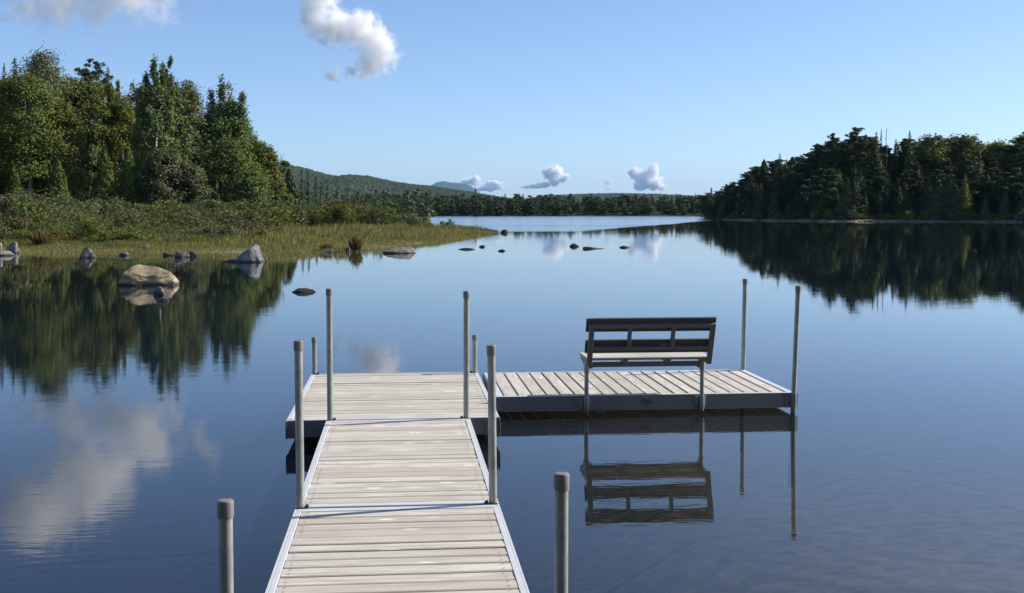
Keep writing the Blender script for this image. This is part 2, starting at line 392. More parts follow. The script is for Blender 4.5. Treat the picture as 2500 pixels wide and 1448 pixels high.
df = m.n('ShaderNodeBsdfDiffuse'); df.inputs['Color'].default_value = (0.005, 0.010, 0.018, 1)
body = m.n('ShaderNodeMixShader'); dep = m.n('ShaderNodeAttribute'); dep.attribute_name = 'depth'
m.l(m.math('SUBTRACT', 1.0, m.math('POWER', 2.718, m.math('MULTIPLY', dep.outputs['Fac'], -0.55))), body.inputs[0])     # deeper water hides the bed
m.l(tp.outputs[0], body.inputs[1]); m.l(df.outputs[0], body.inputs[2])
mx = m.n('ShaderNodeMixShader'); m.l(fr.outputs[0], mx.inputs[0]); m.l(body.outputs[0], mx.inputs[1]); m.l(gl.outputs[0], mx.inputs[2])
water_mat = m.done(mx.outputs[0])
wx = np.concatenate([[-900, -400, -150, -80], np.arange(-50, 60, 1.5), [70, 90, 130, 200, 400, 900]]); wy = np.concatenate([np.arange(-13.5, 60, 1.5), [70, 90, 120, 160, 220, 300, 400, 500, 620, 900]])
WX, WY = np.meshgrid(wx, wy); wi = np.arange(WX.size).reshape(WX.shape)
wat = link('lake_water', mesh_np('lake_water', np.stack([WX, WY, np.zeros_like(WX)], -1).reshape(-1, 3), np.stack([wi[:-1, :-1], wi[:-1, 1:], wi[1:, 1:], wi[1:, :-1]], -1).reshape(-1, 4)), water_mat)
wat.data.attributes.new('depth', 'FLOAT', 'POINT').data.foreach_set('value', np.maximum(0, -height(WX, WY)).ravel().astype(np.float32))
tag(wat, 'calm lake surface mirroring sky and woods, ruffled in the distance', 'lake', kind='structure')

# forested hills and a far mountain
def vnoise(X, Y, seed):
    """smooth value noise on arrays"""
    r = np.random.default_rng(seed).random((256, 256))
    xi = np.floor(X).astype(int); yi = np.floor(Y).astype(int); fx = X - xi; fy = Y - yi
    fx = fx * fx * (3 - 2 * fx); fy = fy * fy * (3 - 2 * fy)
    a = r[xi % 256, yi % 256]; b = r[(xi + 1) % 256, yi % 256]; c_ = r[xi % 256, (yi + 1) % 256]; d = r[(xi + 1) % 256, (yi + 1) % 256]
    return a * (1 - fx) * (1 - fy) + b * fx * (1 - fy) + c_ * (1 - fx) * fy + d * fx * fy
def ridge(name, prof, d0, depth, cols, rows, mat, canopy, cell, seed, label):
    """hill whose crest runs through the photo points prof=[(u,v)] at distance d0+depth*0.55"""
    us = np.linspace(prof[0][0], prof[-1][0], cols)
    top = np.interp(us, [p[0] for p in prof], [p[1] for p in prof])
    t = np.linspace(0, 1, rows)
    U, T = np.meshgrid(us, t)
    D = d0 + depth * T
    shape = np.where(T < 0.55, np.sin(np.clip(T / 0.55, 0, 1) * np.pi / 2) ** 1.3, np.cos((T - 0.55) / 0.45 * np.pi / 2) ** 0.8)
    H = CAM.z - (top[None, :] - 517.0) / F * (d0 + depth * 0.55)
    xr = (U - 1250.0) / F * (d0 + depth * 0.55)
    X = CAM.x + _s * D + _c * xr; Y = CAM.y + _c * D - _s * xr
    big = vnoise(X / (cell * 14), Y / (cell * 14), seed) - 0.5
    Z = H * shape * (1 + 0.10 * big * np.clip(1 - shape, 0, 1))
    can = (1 - np.abs(2 * vnoise(X / cell, Y / cell, seed + 1) - 1)) * 0.65 + vnoise(X / cell * 2.1, Y / cell * 2.1, seed + 2) * 0.35
    Z += canopy * (can - 0.45) * np.clip(shape * 3, 0, 1)
    I = np.arange(cols * rows).reshape(rows, cols)
    Fc = np.stack([I[:-1, :-1], I[:-1, 1:], I[1:, 1:], I[1:, :-1]], -1).reshape(-1, 4)
    o = link(name, mesh_np(name, np.stack([X, Y, Z - 1.0], -1).reshape(-1, 3), Fc, False), mat)
    return tag(o, label, 'hill', kind='structure')
m = NT('forest_canopy'); co = m.coord('Position')
n1 = m.noise(co, 0.011, 4, 0.6); n2 = m.noise(co, 0.11, 3, 0.6)
c = m.ramp(n1, [(0.36, (0.016, 0.026, 0.012)), (0.55, (0.028, 0.04, 0.016)), (0.7, (0.044, 0.054, 0.02))])
c = m.mix(m.ramp(n2, [(0.4, 0.0), (0.65, 0.7)]), c, (0.03, 0.045, 0.02))
M['canopy'] = m.done(m.principled(c, 0.9, 0, 0.1))
ridge('hill', [(560, 396), (640, 394), (690, 402), (745, 414), (800, 429), (835, 435), (870, 431), (905, 434), (960, 446), (1010, 454),
               (1060, 459), (1110, 466), (1160, 474), (1230, 486), (1320, 505), (1400, 521)], 2200, 1500, 420, 150, M['canopy'], 13.0, 9.0, 3,
      'wooded hill sloping down to the right beyond the far shore')
ridge('low_hill', [(1150, 521), (1240, 492), (1330, 478), (1430, 473.5), (1510, 472), (1600, 474), (1680, 478), (1800, 488), (1950, 521)], 4300, 1600, 260, 60,
      M['canopy'], 7.0, 9.0, 9, 'low wooded ridge behind the far shore trees')
ridge('mountain', [(960, 517), (1010, 478), (1048, 457), (1066, 446.5), (1085, 443), (1100, 446), (1122, 447.5), (1140, 450), (1156, 459), (1180, 478), (1260, 517)],
      19500, 2500, 160, 50, M['canopy'], 14.0, 60.0, 21, 'distant blue mountain with a flat double summit')

# ------------------------------------------------------------------ dock
DZ = 0.225                                       # walking surface above the water
def plank(bm, x0, x1, yc, w, z, rnd, mi=0, th=0.03):
    lay = bm.verts.layers.float.get('edge') or bm.verts.layers.float.new('edge'); e0, e1 = rnd.uniform(0.75, 1.0), rnd.uniform(0.6, 1.0)
    """one board along x with a slightly cupped top"""
    n = 6; cup = rnd.uniform(-0.003, 0.0035); tilt = rnd.uniform(-0.0035, 0.0035); dz = rnd.uniform(-0.0012, 0.0012)
    ys = [yc + w * q for q in (-0.5, -0.44, -0.17, 0.17, 0.44, 0.5)]
    a0 = x0 + rnd.uniform(-0.002, 0.002); a1 = x1 + rnd.uniform(-0.002, 0.002)
    rows = []
    for x in (a0, a1):
        top = []
        for i, y in enumerate(ys):
            q = 2 * (y - yc) / w
            zz = z + dz + cup * (1 - q * q) * 1.0 + tilt * q - (0.006 if i in (0, n - 1) else 0.0)
            vv = bm.verts.new((x, y, zz)); vv[lay] = e0 if i == 0 else e1 if i == n - 1 else 0.0; top.append(vv)
        bot = [bm.verts.new((x, ys[0], z - th)), bm.verts.new((x, ys[-1], z - th))]
        for vv in bot: vv[lay] = 1.0
        rows.append((top, bot))
    (t0, b0), (t1, b1) = rows
    for i in range(n - 1):
        f = bm.faces.new((t0[i], t1[i], t1[i + 1], t0[i + 1])); f.smooth = True
    bm.faces.new((b0[0], b0[1], b1[1], b1[0]))
    bm.faces.new((t0[0], b0[0], b1[0], t1[0])); bm.faces.new((t0[-1], t1[-1], b1[1], b0[1]))
    bm.faces.new(t0 + [b0[1], b0[0]]); bm.faces.new([b1[0], b1[1]] + t1[::-1])
def screws(bm, x, y, z, mi):
    r = bmesh.ops.create_circle(bm, cap_ends=True, segments=8, radius=0.0052, matrix=Matrix.Translation((x, y, z)))
    for f in {f for v in r['verts'] for f in v.link_faces}: f.material_index = mi

PITCHB = 0.1413
def dock_section(name, label, w, n, loc, rz=0.0, tilt=0.0, seed=1, end_near=0.085, end_far=0.085, pockets=()):
    """aluminium framed deck section: width w along local x, n boards stacked along local y from y=0"""
    rnd = random.Random(seed)
    L = end_near + n * PITCHB + end_far
    root = empty(name, loc, rz); root.rotation_euler = (tilt, 0, rz)
    tag(root, label, 'dock section', 'sections of the wooden dock')
    b = bmesh.new(); hw = w / 2
    for k in range(n):
        plank(b, -hw + 0.046, hw - 0.046, end_near + (k + 0.5) * PITCHB, PITCHB - 0.0105, -0.002, rnd)
    for k in range(n):
        if rnd.random() < 0.75:
            for sx in (-1, 1):
                for dy in (-0.035, 0.035):
                    screws(b, sx * (hw - 0.085), end_near + (k + 0.5) * PITCHB + dy + rnd.uniform(-.004, .004), 0.0035, 1)
    me = bm_mesh('deck_boards', b); shade_auto(me, 25); link('deck_boards', me, [M['wood'], M['screw']], root)
    # side rails: top flange with a groove and an outer lip, ribbed web below
    for sx in (-1, 1):
        b = bmesh.new()
        box(b, (sx * (hw - 0.0065), L / 2, -0.0755), (0.011, L - 0.004, 0.143), bev=0.002, mi=1)
        box(b, (sx * (hw - 0.0062), L / 2, -0.0025), (0.0124, L - 0.004, 0.005), bev=0.001)
        box(b, (sx * (hw - 0.0285), L / 2, -0.004), (0.029, L - 0.17, 0.010), bev=0.002)
        box(b, (sx * (hw - 0.013), L / 2, -0.012), (0.004, L - 0.17, 0.010))
        box(b, (sx * (hw - 0.026), L / 2, -0.148), (0.03, L - 0.17, 0.006))
        link('side_rail', bm_mesh('side_rail', b), [M['alu'], M['fascia']], root)
    for y, dy in ((0.0, 1), (L, -1)):
        ew = end_near if dy > 0 else end_far
        b = bmesh.new()
        box(b, (0, y + dy * 0.006, -0.0735), (w - 0.026, 0.012, 0.143), bev=0.002)
        box(b, (0, y + dy * (0.014 + (ew - 0.02) / 2), -0.0035), (w - 0.03, ew - 0.02, 0.008), bev=0.002, mi=1)
        box(b, (0, y + dy * 0.03, -0.146), (w - 0.03, 0.04, 0.006))
        link('end_rail', bm_mesh('end_rail', b), [M['fascia'], M['alu']], root)
    # joists under the boards
    b = bmesh.new()
    for k in range(1, 5):
        box(b, (0, L * k / 5, -0.075), (w - 0.03, 0.05, 0.08))
    link('cross_beam', bm_mesh('cross_beam', b), M['fascia'], root)
    # corner plates / pipe sockets
    for (sx, y) in pockets:
        b = bmesh.new()
        box(b, (sx * (hw - 0.001), y, -0.074), (0.006, 0.12, 0.152), bev=0.001)
        box(b, (sx * (hw - 0.06), y - 0.028 if y < L / 2 else y + 0.028, -0.074), (0.12, 0.005, 0.150), bev=0.001)
        link('corner_plate', bm_mesh('corner_plate', b), M['fascia'], root)
    return root
secB = dock_section('dock_section', 'middle walkway section running between the two pairs of tall posts', 1.219, 20, (0, 0.004, DZ), 0, 0, 11)
secA = dock_section('dock_section', 'nearest walkway section cut off by the bottom edge of the photo', 1.219, 20, (0, -3.008, DZ + 0.012), 0, -0.004, 12)
secP = dock_section('dock_section', 'wide square platform section at the far end of the walkway', 1.812, 20, (-0.040, 3.02, DZ), 0, 0, 13,
                    0.06, 0.05, pockets=((-1, 0.0), (1, 0.0)))
RZ = 0.195
secR = dock_section('dock_section', 'platform section under the bench, its boards pointing away to the lake', 1.745, 20, (0.93, 5.215, RZ), -math.pi / 2, 0, 14,
                    0.09, 0.085, pockets=())

# sticker on the outer rail of the bench section
def text_mesh(body, size, width=None):
    cu = bpy.data.curves.new('lettering', 'FONT'); cu.body = body; cu.size = size; cu.align_x = 'CENTER'; cu.align_y = 'CENTER'
    cu.extrude = 0.0004; cu.offset = size * 0.025
    o = bpy.data.objects.new('lettering', cu); COL.objects.link(o)
    dg = bpy.context.evaluated_depsgraph_get(); me = bpy.data.meshes.new_from_object(o.evaluated_get(dg))
    bpy.data.objects.remove(o)
    return me
b = bmesh.new()
RF = 5.215 - 0.8725                                # world y of the rail facing the walkway
cx_ = 2.42
# local frame of secR: local x = -world y, local y = world x
def to_R(wx, wy, wz): return (-(wy - 5.215), wx - 0.93, wz - RZ)
r = bmesh.ops.create_circle(b, cap_ends=True, segments=28, radius=0.054)
bmesh.ops.rotate(b, cent=(0, 0, 0), matrix=Matrix.Rotation(math.pi / 2, 3, 'X'), verts=b.verts)
ext = bmesh.ops.extrude_face_region(b, geom=list(b.faces)); bmesh.ops.translate(b, vec=(0, -0.0012, 0), verts=[v for v in ext['geom'] if isinstance(v, bmesh.types.BMVert)])
bmesh.ops.translate(b, vec=(cx_, RF - 0.0012, RZ - 0.077), verts=b.verts)
for v in b.verts: v.co = to_R(*v.co)
stk = link('sticker', bm_mesh('sticker', b), M['sticker'], secR)
tag(stk, 'round pale maker sticker with dark lettering')
bt = bmesh.new()
for body, size, dz in (('GREAT', 0.030, 0.026), ('NORTHERN', 0.027, 0.003), ('DOCKS', 0.026, -0.019)):
    me = text_mesh(body, size)
    k0 = len(bt.verts); bt.from_mesh(me)
    bt.verts.ensure_lookup_table()
    for v in bt.verts[k0:]:
        x, y, z = v.co
        v.co = to_R(cx_ + x * (0.78 if body == 'NORTHERN' else 1.0), RF - 0.0034 - z, RZ - 0.077 + dz + y)
k0 = len(bt.verts)
box(bt, (0, 0, 0), (0.036, 0.0008, 0.006)); bt.verts.ensure_lookup_table()
for v in bt.verts[k0:]: v.co = to_R(cx_ + v.co.x, RF - 0.0034 + v.co.y, RZ - 0.118 + v.co.z)
link('lettering', bm_mesh('lettering', bt), M['ink'], stk)
# corner socket for the outer post and two under-rail clips
b = bmesh.new()
tube(b, to_R(3.902, 4.315, RZ - 0.002), to_R(3.902, 4.315, RZ - 0.15), 0.031, seg=20)
box(b, to_R(3.885, 4.338, RZ - 0.075), (0.012, 0.13, 0.147), bev=0.001)
link('post_socket', bm_mesh('post_socket', b), M['fascia'], secR)
b = bmesh.new()
box(b, to_R(1.97, 4.40, RZ - 0.165), (0.05, 0.10, 0.02), bev=0.003)
tube(b, to_R(1.93, 4.37, RZ - 0.17), to_R(2.02, 4.37, RZ - 0.185), 0.006, seg=8)
link('clip', bm_mesh('clip', b), M['bench_metal'], secR)

# posts: galvanised pipe with a plastic cap
def dock_post(x, y, ztop, label, seat_z, lean=(0, 0), zbot=-0.75, bracket=True):
    root = empty('dock_post', (x, y, seat_z)); tag(root, label, 'post', 'pipe posts of the dock')
    root.rotation_euler = (lean[1], lean[0], random.uniform(0, 6.28) * 0)
    b = bmesh.new(); R = 0.0245
    tube(b, (0, 0, zbot - seat_z), (0, 0, ztop - seat_z - 0.02), R, seg=28)
    me = bm_mesh('pipe', b); shade_auto(me); link('pipe', me, M['galv'], root)
    # cap: lathe with a rounded shoulder
    b = bmesh.new(); h = ztop - seat_z; rc = 0.0285
    prof = [(rc * 0.985, -0.060), (rc, -0.058), (rc, -0.010), (rc * 0.985, -0.005), (rc * 0.93, -0.0015), (rc * 0.82, 0.0), (rc * 0.3, 0.0012), (0.0001, 0.0013)]
    rings = []
    for (r_, z_) in prof:
        rings.append([b.verts.new((r_ * math.cos(a * math.tau / 28), r_ * math.sin(a * math.tau / 28), h + z_)) for a in range(28)])
    for r0, r1 in zip(rings, rings[1:]):
        for i in range(28): b.faces.new((r0[i], r0[(i + 1) % 28], r1[(i + 1) % 28], r1[i]))
    b.faces.new(rings[0][::-1])
    box(b, (0.004, 0.012, h + 0.002), (0.006, 0.004, 0.004))
    me = bm_mesh('cap', b); shade_auto(me); link('cap', me, M['cap'], root)
    if bracket:
        b = bmesh.new()
        sx = 1 if x < 0 else -1
        box(b, (sx * 0.034, 0.012, 0.004), (0.012, 0.05, 0.022), bev=0.002)
        box(b, (sx * 0.012, -0.029, 0.002), (0.07, 0.006, 0.012), bev=0.001)
        box(b, (sx * 0.044, -0.004, 0.012), (0.014, 0.016, 0.012), bev=0.002)
        link('bracket', bm_mesh('bracket', b), M['dark'], root)
    return root
dock_post(-0.586, -2.97, 0.998, 'nearest post on the left, its foot below the photo, standing clear against dark blue water', DZ, (0.006, 0))
dock_post(0.589, -2.95, 1.063, 'nearest post on the right, its foot below the photo, left of the bench reflection', DZ, (0.0, 0))
dock_post(-0.579, 0.0, DZ + 1.004, 'left post where the two walkway sections join', DZ)
dock_post(0.574, 0.0, DZ + 0.965, 'right post where the two walkway sections join', DZ, (-0.010, 0))
dock_post(-0.578, 3.015, DZ + 1.118, 'tallest post, at the left corner where walkway meets the wide platform', DZ, (0.004, 0))
dock_post(0.578, 3.005, DZ + 1.090, 'tall post at the right corner where walkway meets the wide platform', DZ, (0.004, 0))
dock_post(-0.912, 5.925, DZ + 0.404, 'short post at the far left corner of the wide platform', DZ)
dock_post(0.832, 5.90, DZ + 0.415, 'short post at the far right corner of the wide platform', DZ)
dock_post(3.900, 6.062, RZ + 1.036, 'dark post at the far outer corner of the bench platform', RZ, (0.008, 0), bracket=False)
dock_post(3.902, 4.315, RZ + 1.065, 'dark post at the near outer corner of the bench platform, beside the fascia', RZ, (0.026, 0), bracket=False)

# ------------------------------------------------------------------ bench
bench = empty('bench', (2.40, 4.31, RZ)); tag(bench, 'open slatted bench seen from behind, clamped to the edge of the dock platform', 'bench')
B0 = Vector(bench.location)
def bl(x, y, z): return (x - B0.x, y - B0.y, z - B0.z)
LX, RX, LY = 1.823, 2.970, 4.306
for x in (LX, RX):
    b = bmesh.new()
    tube(b, bl(x, LY, 0.035), bl(x, LY, 0.45), 0.0215, seg=20)
    tube(b, bl(x, LY, 0.43), bl(x, LY, 0.535), 0.029, seg=20)
    tube(b, bl(x, LY, 0.425), bl(x, LY, 0.432), 0.0225, 0.029, seg=20)
    sx = 1 if x == LX else -1
    # curved gusset into the cross bar
    for k in range(5):
        a0, a1 = k * math.pi / 10, (k + 1) * math.pi / 10
        p0 = bl(x + sx * (0.055 - 0.045 * math.cos(a0)), LY, 0.438 + 0.045 * math.sin(a0)); p1 = bl(x + sx * (0.055 - 0.045 * math.cos(a1)), LY, 0.438 + 0.045 * math.sin(a1))
        tube(b, p0, p1, 0.016, seg=10)
    me = bm_mesh('leg', b); shade_auto(me); link('leg', me, M['galv'], bench)
    # clamp sleeve bolted to the fascia
    b = bmesh.new()
    tube(b, bl(x, LY, 0.062), bl(x, LY, 0.175), 0.0275, seg=20)
    box(b, bl(x - 0.005, RF - 0.006, 0.118), (0.12, 0.008, 0.125), bev=0.002)
    box(b, bl(x - 0.047, RF - 0.016, 0.120), (0.022, 0.016, 0.10), bev=0.002)
    for dz in (-0.035, 0.035): tube(b, bl(x - 0.047, RF - 0.02, 0.12 + dz), bl(x - 0.047, RF - 0.034, 0.12 + dz), 0.010, seg=8)
    me = bm_mesh('clamp', b); shade_auto(me); link('clamp', me, M['galv'], bench)
b = bmesh.new(); box(b, bl((LX + RX) / 2, LY, 0.503), (RX - LX, 0.042, 0.048), bev=0.004)
link('cross_bar', bm_mesh('cross_bar', b), M['bench_metal'], bench)
# arms under the seat, square tubes whose ends carry the back
UL, UR = 1.817, 2.983
for x, ux in ((LX, UL), (RX, UR)):
    b = bmesh.new()
    box(b, bl(ux, LY + 0.02, 0.548), (0.040, 0.43, 0.036), bev=0.003)
    tube(b, bl(x, LY, 0.47), bl(ux, LY + 0.20, 0.540), 0.017, seg=12)
    tube(b, bl(x, LY, 0.50), bl(ux, LY, 0.545), 0.024, seg=14)
    me = bm_mesh('seat_arm', b); link('seat_arm', me, M['bench_metal'], bench)
    b = bmesh.new(); box(b, bl(ux, LY - 0.197, 0.548), (0.041, 0.006, 0.037), bev=0.002)
    link('tube_plug', bm_mesh('tube_plug', b), M['dark'], bench)
for x in (2.178, 2.598):
    b = bmesh.new(); box(b, bl(x, LY + 0.0, 0.549), (0.038, 0.36, 0.034), bev=0.003)
    link('seat_support', bm_mesh('seat_support', b), M['bench_metal'], bench)
rnd = random.Random(5)
for k in range(3):
    b = bmesh.new(); plank(b, -0.612, 0.612, 0, 0.142, 0.0, rnd, th=0.028)
    me = bm_mesh('seat_slat', b); shade_auto(me, 25); o = link('seat_slat', me, M['wood_bench'], bench); o.location = bl(2.402, 4.178 + 0.149 * k, 0.597)
# leaning back
lean = math.radians(21.0)
def bk(s, n):                                       # along the back from its foot, n towards the lake
    return (4.12 - math.sin(lean) * s + math.cos(lean) * n, 0.50 + math.cos(lean) * s + math.sin(lean) * n)
rot = Matrix.Rotation(lean, 3, 'X')
def bbox(bm, x, s, n, size, bev=0.003):
    y, z = bk(s, n); box(bm, bl(x, y, z), size, rot, bev)
for x in (UL, UR):
    b = bmesh.new(); bbox(b, x, 0.245, 0, (0.050, 0.034, 0.43)); link('back_post', bm_mesh('back_post', b), M['bench_metal'], bench)
for x in (2.184, 2.603):
    b = bmesh.new(); bbox(b, x, 0.322, 0, (0.038, 0.030, 0.20)); link('back_brace', bm_mesh('back_brace', b), M['bench_metal'], bench)
for s_ in (0.440, 0.203):
    b = bmesh.new(); bbox(b, (UL + UR) / 2, s_, 0, (UR - UL - 0.05, 0.034, 0.037)); link('back_rail', bm_mesh('back_rail', b), M['bench_metal'], bench)
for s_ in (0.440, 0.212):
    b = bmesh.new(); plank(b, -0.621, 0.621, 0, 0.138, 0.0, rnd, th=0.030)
    me = bm_mesh('back_slat', b); shade_auto(me, 25); o = link('back_slat', me, M['wood_back_shade'], bench)
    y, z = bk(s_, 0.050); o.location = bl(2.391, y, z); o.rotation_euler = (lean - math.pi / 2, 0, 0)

# ------------------------------------------------------------------ rocks
def rock_mesh(name, w, d, h, seed, sharp=0.5, peak=None, sub=4, facets=7):
    """boulder w x d x h, flat cut facets plus rough noise; origin on the water/ground"""
    rg = np.random.default_rng(seed)
    bm = bmesh.new(); bmesh.ops.create_icosphere(bm, subdivisions=sub, radius=1.0)
    V = np.array([v.co[:] for v in bm.verts])
    N = V / np.linalg.norm(V, axis=1, keepdims=True)
    r = np.ones(len(N))
    for k in range(facets):
        n = rg.normal(size=3); n[2] = abs(n[2]) * 0.8; n /= np.linalg.norm(n)
        c = rg.uniform(0.55, 0.85)
        dt = N @ n
        r = np.where(dt > 1e-3, np.minimum(r, np.where(dt > 1e-3, c / np.maximum(dt, 1e-3), 9)), r)
    from mathutils import noise as mn
    off = Vector((seed * 3.1, seed * 1.7, 0))
    for i, n in enumerate(N):
        p = Vector(n) * 1.6 + off
        r[i] *= 1 + 0.16 * mn.noise(p) + 0.07 * mn.noise(p * 2.7) + 0.03 * mn.noise(p * 7.0)
    P = N * r[:, None]
    lo, hi = P.min(0), P.max(0)
    P[:, 0] = (P[:, 0] - (lo[0] + hi[0]) / 2) / (hi[0] - lo[0]) * w
    P[:, 1] = (P[:, 1] - (lo[1] + hi[1]) / 2) / (hi[1] - lo[1]) * d
    P[:, 2] = P[:, 2] / hi[2] * h
    P[:, 2] = np.where(P[:, 2] < 0, P[:, 2] * 0.8, P[:, 2])
    if peak:
        px_, pw = peak
        f = np.clip(1 - (np.abs(P[:, 0] / (w / 2) - px_) / pw) ** 1.25, 0.20, 1)
        P[:, 2] = np.where(P[:, 2] > 0, P[:, 2] * f, P[:, 2])
        P[:, 2] *= h / P[:, 2].max()
    for v, p in zip(bm.verts, P): v.co = p
    me = bm_mesh(name, bm); shade_auto(me, 28)
    return me
def rock(u0, u1, vtop, vwl, mat, seed, label, depth=0.8, peak=None, rz=0.0, sub=4, group=None, d=None, facets=7, z0=None):
    d = d or wd(vwl)
    w = px(u1 - u0, d); h = max(0.03, px(vwl - vtop, d))
    x, y = at((u0 + u1) / 2, d)
    o = link('rock', rock_mesh('rock', w, w * depth, h, seed, peak=peak, sub=sub, facets=facets), M[mat])
    o.location = (x, y, 0.0 if z0 is None else z0); o.rotation_euler = (0, 0, rz - YAW)
    return tag(o, label, 'rock', group or 'rocks along the left shore')
rock(276, 440, 645, 694, 'rock_tan', 48, 'largest rock, a sunlit tan boulder mirrored in dark water', 0.75, None, sub=5, facets=12)
rock(372, 405, 647, 668, 'rock_grey', 5, 'small grey rock just behind the tan boulder', 0.6, d=28.5, sub=3)
rock(384, 413, 727, 735, 'rock_grey', 6, 'little pale rock in front of the tan boulder', 0.6, sub=3)
rock(540, 661, 596, 638.5, 'rock_blue', 17, 'blue grey pointed boulder with a low tail to the left', 0.8, (0.34, 0.85), sub=5, facets=9)
rock(193, 240, 603, 629, 'rock_grey', 21, 'grey rounded boulder at the edge of the marsh grass', 0.8)
rock(13, 52, 589, 618, 'rock_grey', 22, 'grey square boulder at the left edge of the photo', 0.8)
rock(-32, 12, 592, 622, 'rock_pale', 23, 'pale boulder half cut off by the left edge of the photo', 0.8)
rock(-20, 44, 612, 624, 'rock_pale', 24, 'low white flat rock below the boulders at the left edge', 0.5, sub=3)
rock(290, 319, 616, 624, 'rock_grey', 25, 'small low grey rock between the rounded boulder and the faint flat slab', 0.6, sub=3)
rock(329, 375, 601, 616, 'rock_grey', 26, 'faint grey slab lying in the marsh grass', 0.6, d=60, sub=3, z0=0.05)
rock(382, 408, 602, 612, 'rock_dark', 27, 'small brown rock in the grass right of the grey slab', 0.6, d=61, sub=3, z0=0.05)
rock(399, 434, 615, 624, 'rock_dark', 28, 'left dark rock of the low trio before the marsh grass', 0.6, sub=3)
rock(424, 464, 610, 628, 'rock_grey', 29, 'middle and tallest rock of the low trio before the marsh grass', 0.7)
rock(455, 483, 613, 626, 'rock_dark', 30, 'right dark rock of the low trio before the marsh grass', 0.7, sub=3)
rock(782, 831, 607, 616, 'rock_grey', 31, 'low dark flat rock right of the blue grey boulder', 0.6)
rock(839, 857, 603, 614, 'rock_dark', 32, 'small round dark rock beside the reddish reed clump', 0.9, sub=3)
rock(707, 777, 702.5, 713, 'rock_dark', 33, 'flat dark rock awash in front of the tall platform posts', 0.45)
rock(933, 1023, 602.5, 618, 'rock_pale', 34, 'long ribbed pale slab at the end of the marsh', 0.4, sub=5, facets=10)
rock(1117, 1162, 604.5, 609, 'rock_dark', 35, 'long flat dark rock in open water', 0.4, sub=3, group='rocks out in the lake')
rock(1168, 1185, 598, 603, 'rock_dark', 36, 'tiny dark rock just beyond the long flat one', 0.8, sub=3, group='rocks out in the lake')
rock(1216, 1236, 608, 613, 'rock_dark', 37, 'tiny dark wedge of rock nearest the camera in open water', 0.7, sub=3, group='rocks out in the lake')
rock(1222, 1241, 560, 568.5, 'rock_dark', 38, 'dark round rock off the tip of the grassy point', 0.9, sub=3, group='rocks out in the lake')
rock(1390, 1414, 594, 602, 'rock_red', 39, 'reddish wedge shaped rock in open water', 0.7, sub=3, group='rocks out in the lake')
rock(1512, 1538, 599.5, 604.5, 'rock_red', 40, 'low reddish rock, rightmost in open water', 0.6, sub=3, group='rocks out in the lake')
# drifting log
lx, ly = at(1426, wd(607.5)); l2x, l2y = at(1474, wd(607.0))
b = bmesh.new(); tube(b, (lx, ly, 0.02), (l2x, l2y, 0.0), 0.10, 0.03, seg=12); tube(b, (lx, ly, 0.01), (lx + 0.45, ly + 0.3, 0.06), 0.11, 0.05, seg=10)
o = link('log', bm_mesh('log', b, True), M['bark']); tag(o, 'thin dark log floating between the two reddish rocks', 'log')
# pale stones along the right shore
spots = [(2044, 9), (2058, 14), (2079, 22), (2096, 13), (2112, 20), (2128, 12), (2150, 8), (2178, 7), (2213, 17), (2236, 8), (2262, 12), (2281, 15), (2302, 11), (2325, 20),
         (2352, 13), (2381, 22), (2404, 12), (2423, 18), (2446, 24), (2470, 14), (2489, 22), (2512, 18), (1770, 8), (1832, 9), (1905, 8), (1960, 10)]
shore_u = [p[0] for p in shore if p[0] > 1750 and p[1] < 300]; shore_d = [p[1] for p in shore if p[0] > 1750 and p[1] < 300]
for k, (u, wpx) in enumerate(spots):
    d = float(np.interp(u, shore_u, shore_d)) - RNG.uniform(-0.6, 1.4)
    w = px(wpx * 0.7, d); x, y = at(u, d)
    o = link('shore_stone', rock_mesh('shore_stone', w, w * 0.7, w * RNG.uniform(0.18, 0.34), 60 + k, sub=3), M['rock_pale'] if k % 4 else M['rock_tan'])
    o.location = (x, y, 0.0); o.rotation_euler = (0, 0, RNG.uniform(0, 3))
    tag(o, 'pale low stone along the foot of the dark right shore wood', 'rock', 'stones along the right shore')

# ------------------------------------------------------------------ foliage builders
def unit(v): return v / np.maximum(np.linalg.norm(v, axis=-1, keepdims=True), 1e-9)
def cards(P, Nrm, size, asp=0.55, rg=RNG, dirs=None):
    """one pointed leaf (or leaf spray) per point: a rhombus facing Nrm"""
    n = len(P); Nrm = unit(Nrm)
    a = rg.normal(size=(n, 3)) if dirs is None else dirs
    U = unit(a - (a * Nrm).sum(1, keepdims=True) * Nrm); V = np.cross(Nrm, U)
    s = (np.full(n, size) if np.isscalar(size) else size)[:, None] * rg.uniform(0.7, 1.3, (n, 1))
    fold = Nrm * s * 0.18
    q = np.stack([P - U * s, P - V * s * asp + fold, P + U * s, P + V * s * asp + fold], 1)
    return q.reshape(-1, 3)
def quads(nv): return np.arange(nv, dtype=np.int32).reshape(-1, 4)
def crown_mesh(name, parts):
    V = np.concatenate(parts); return mesh_np(name, V, quads(len(V)))
def limb(bm, pts, r0, r1, seg=6):
    for i in range(len(pts) - 1):
        f0, f1 = i / (len(pts) - 1), (i + 1) / (len(pts) - 1)
        tube(bm, pts[i], pts[i + 1], r0 + (r1 - r0) * f0, r0 + (r1 - r0) * f1, seg, caps=False)
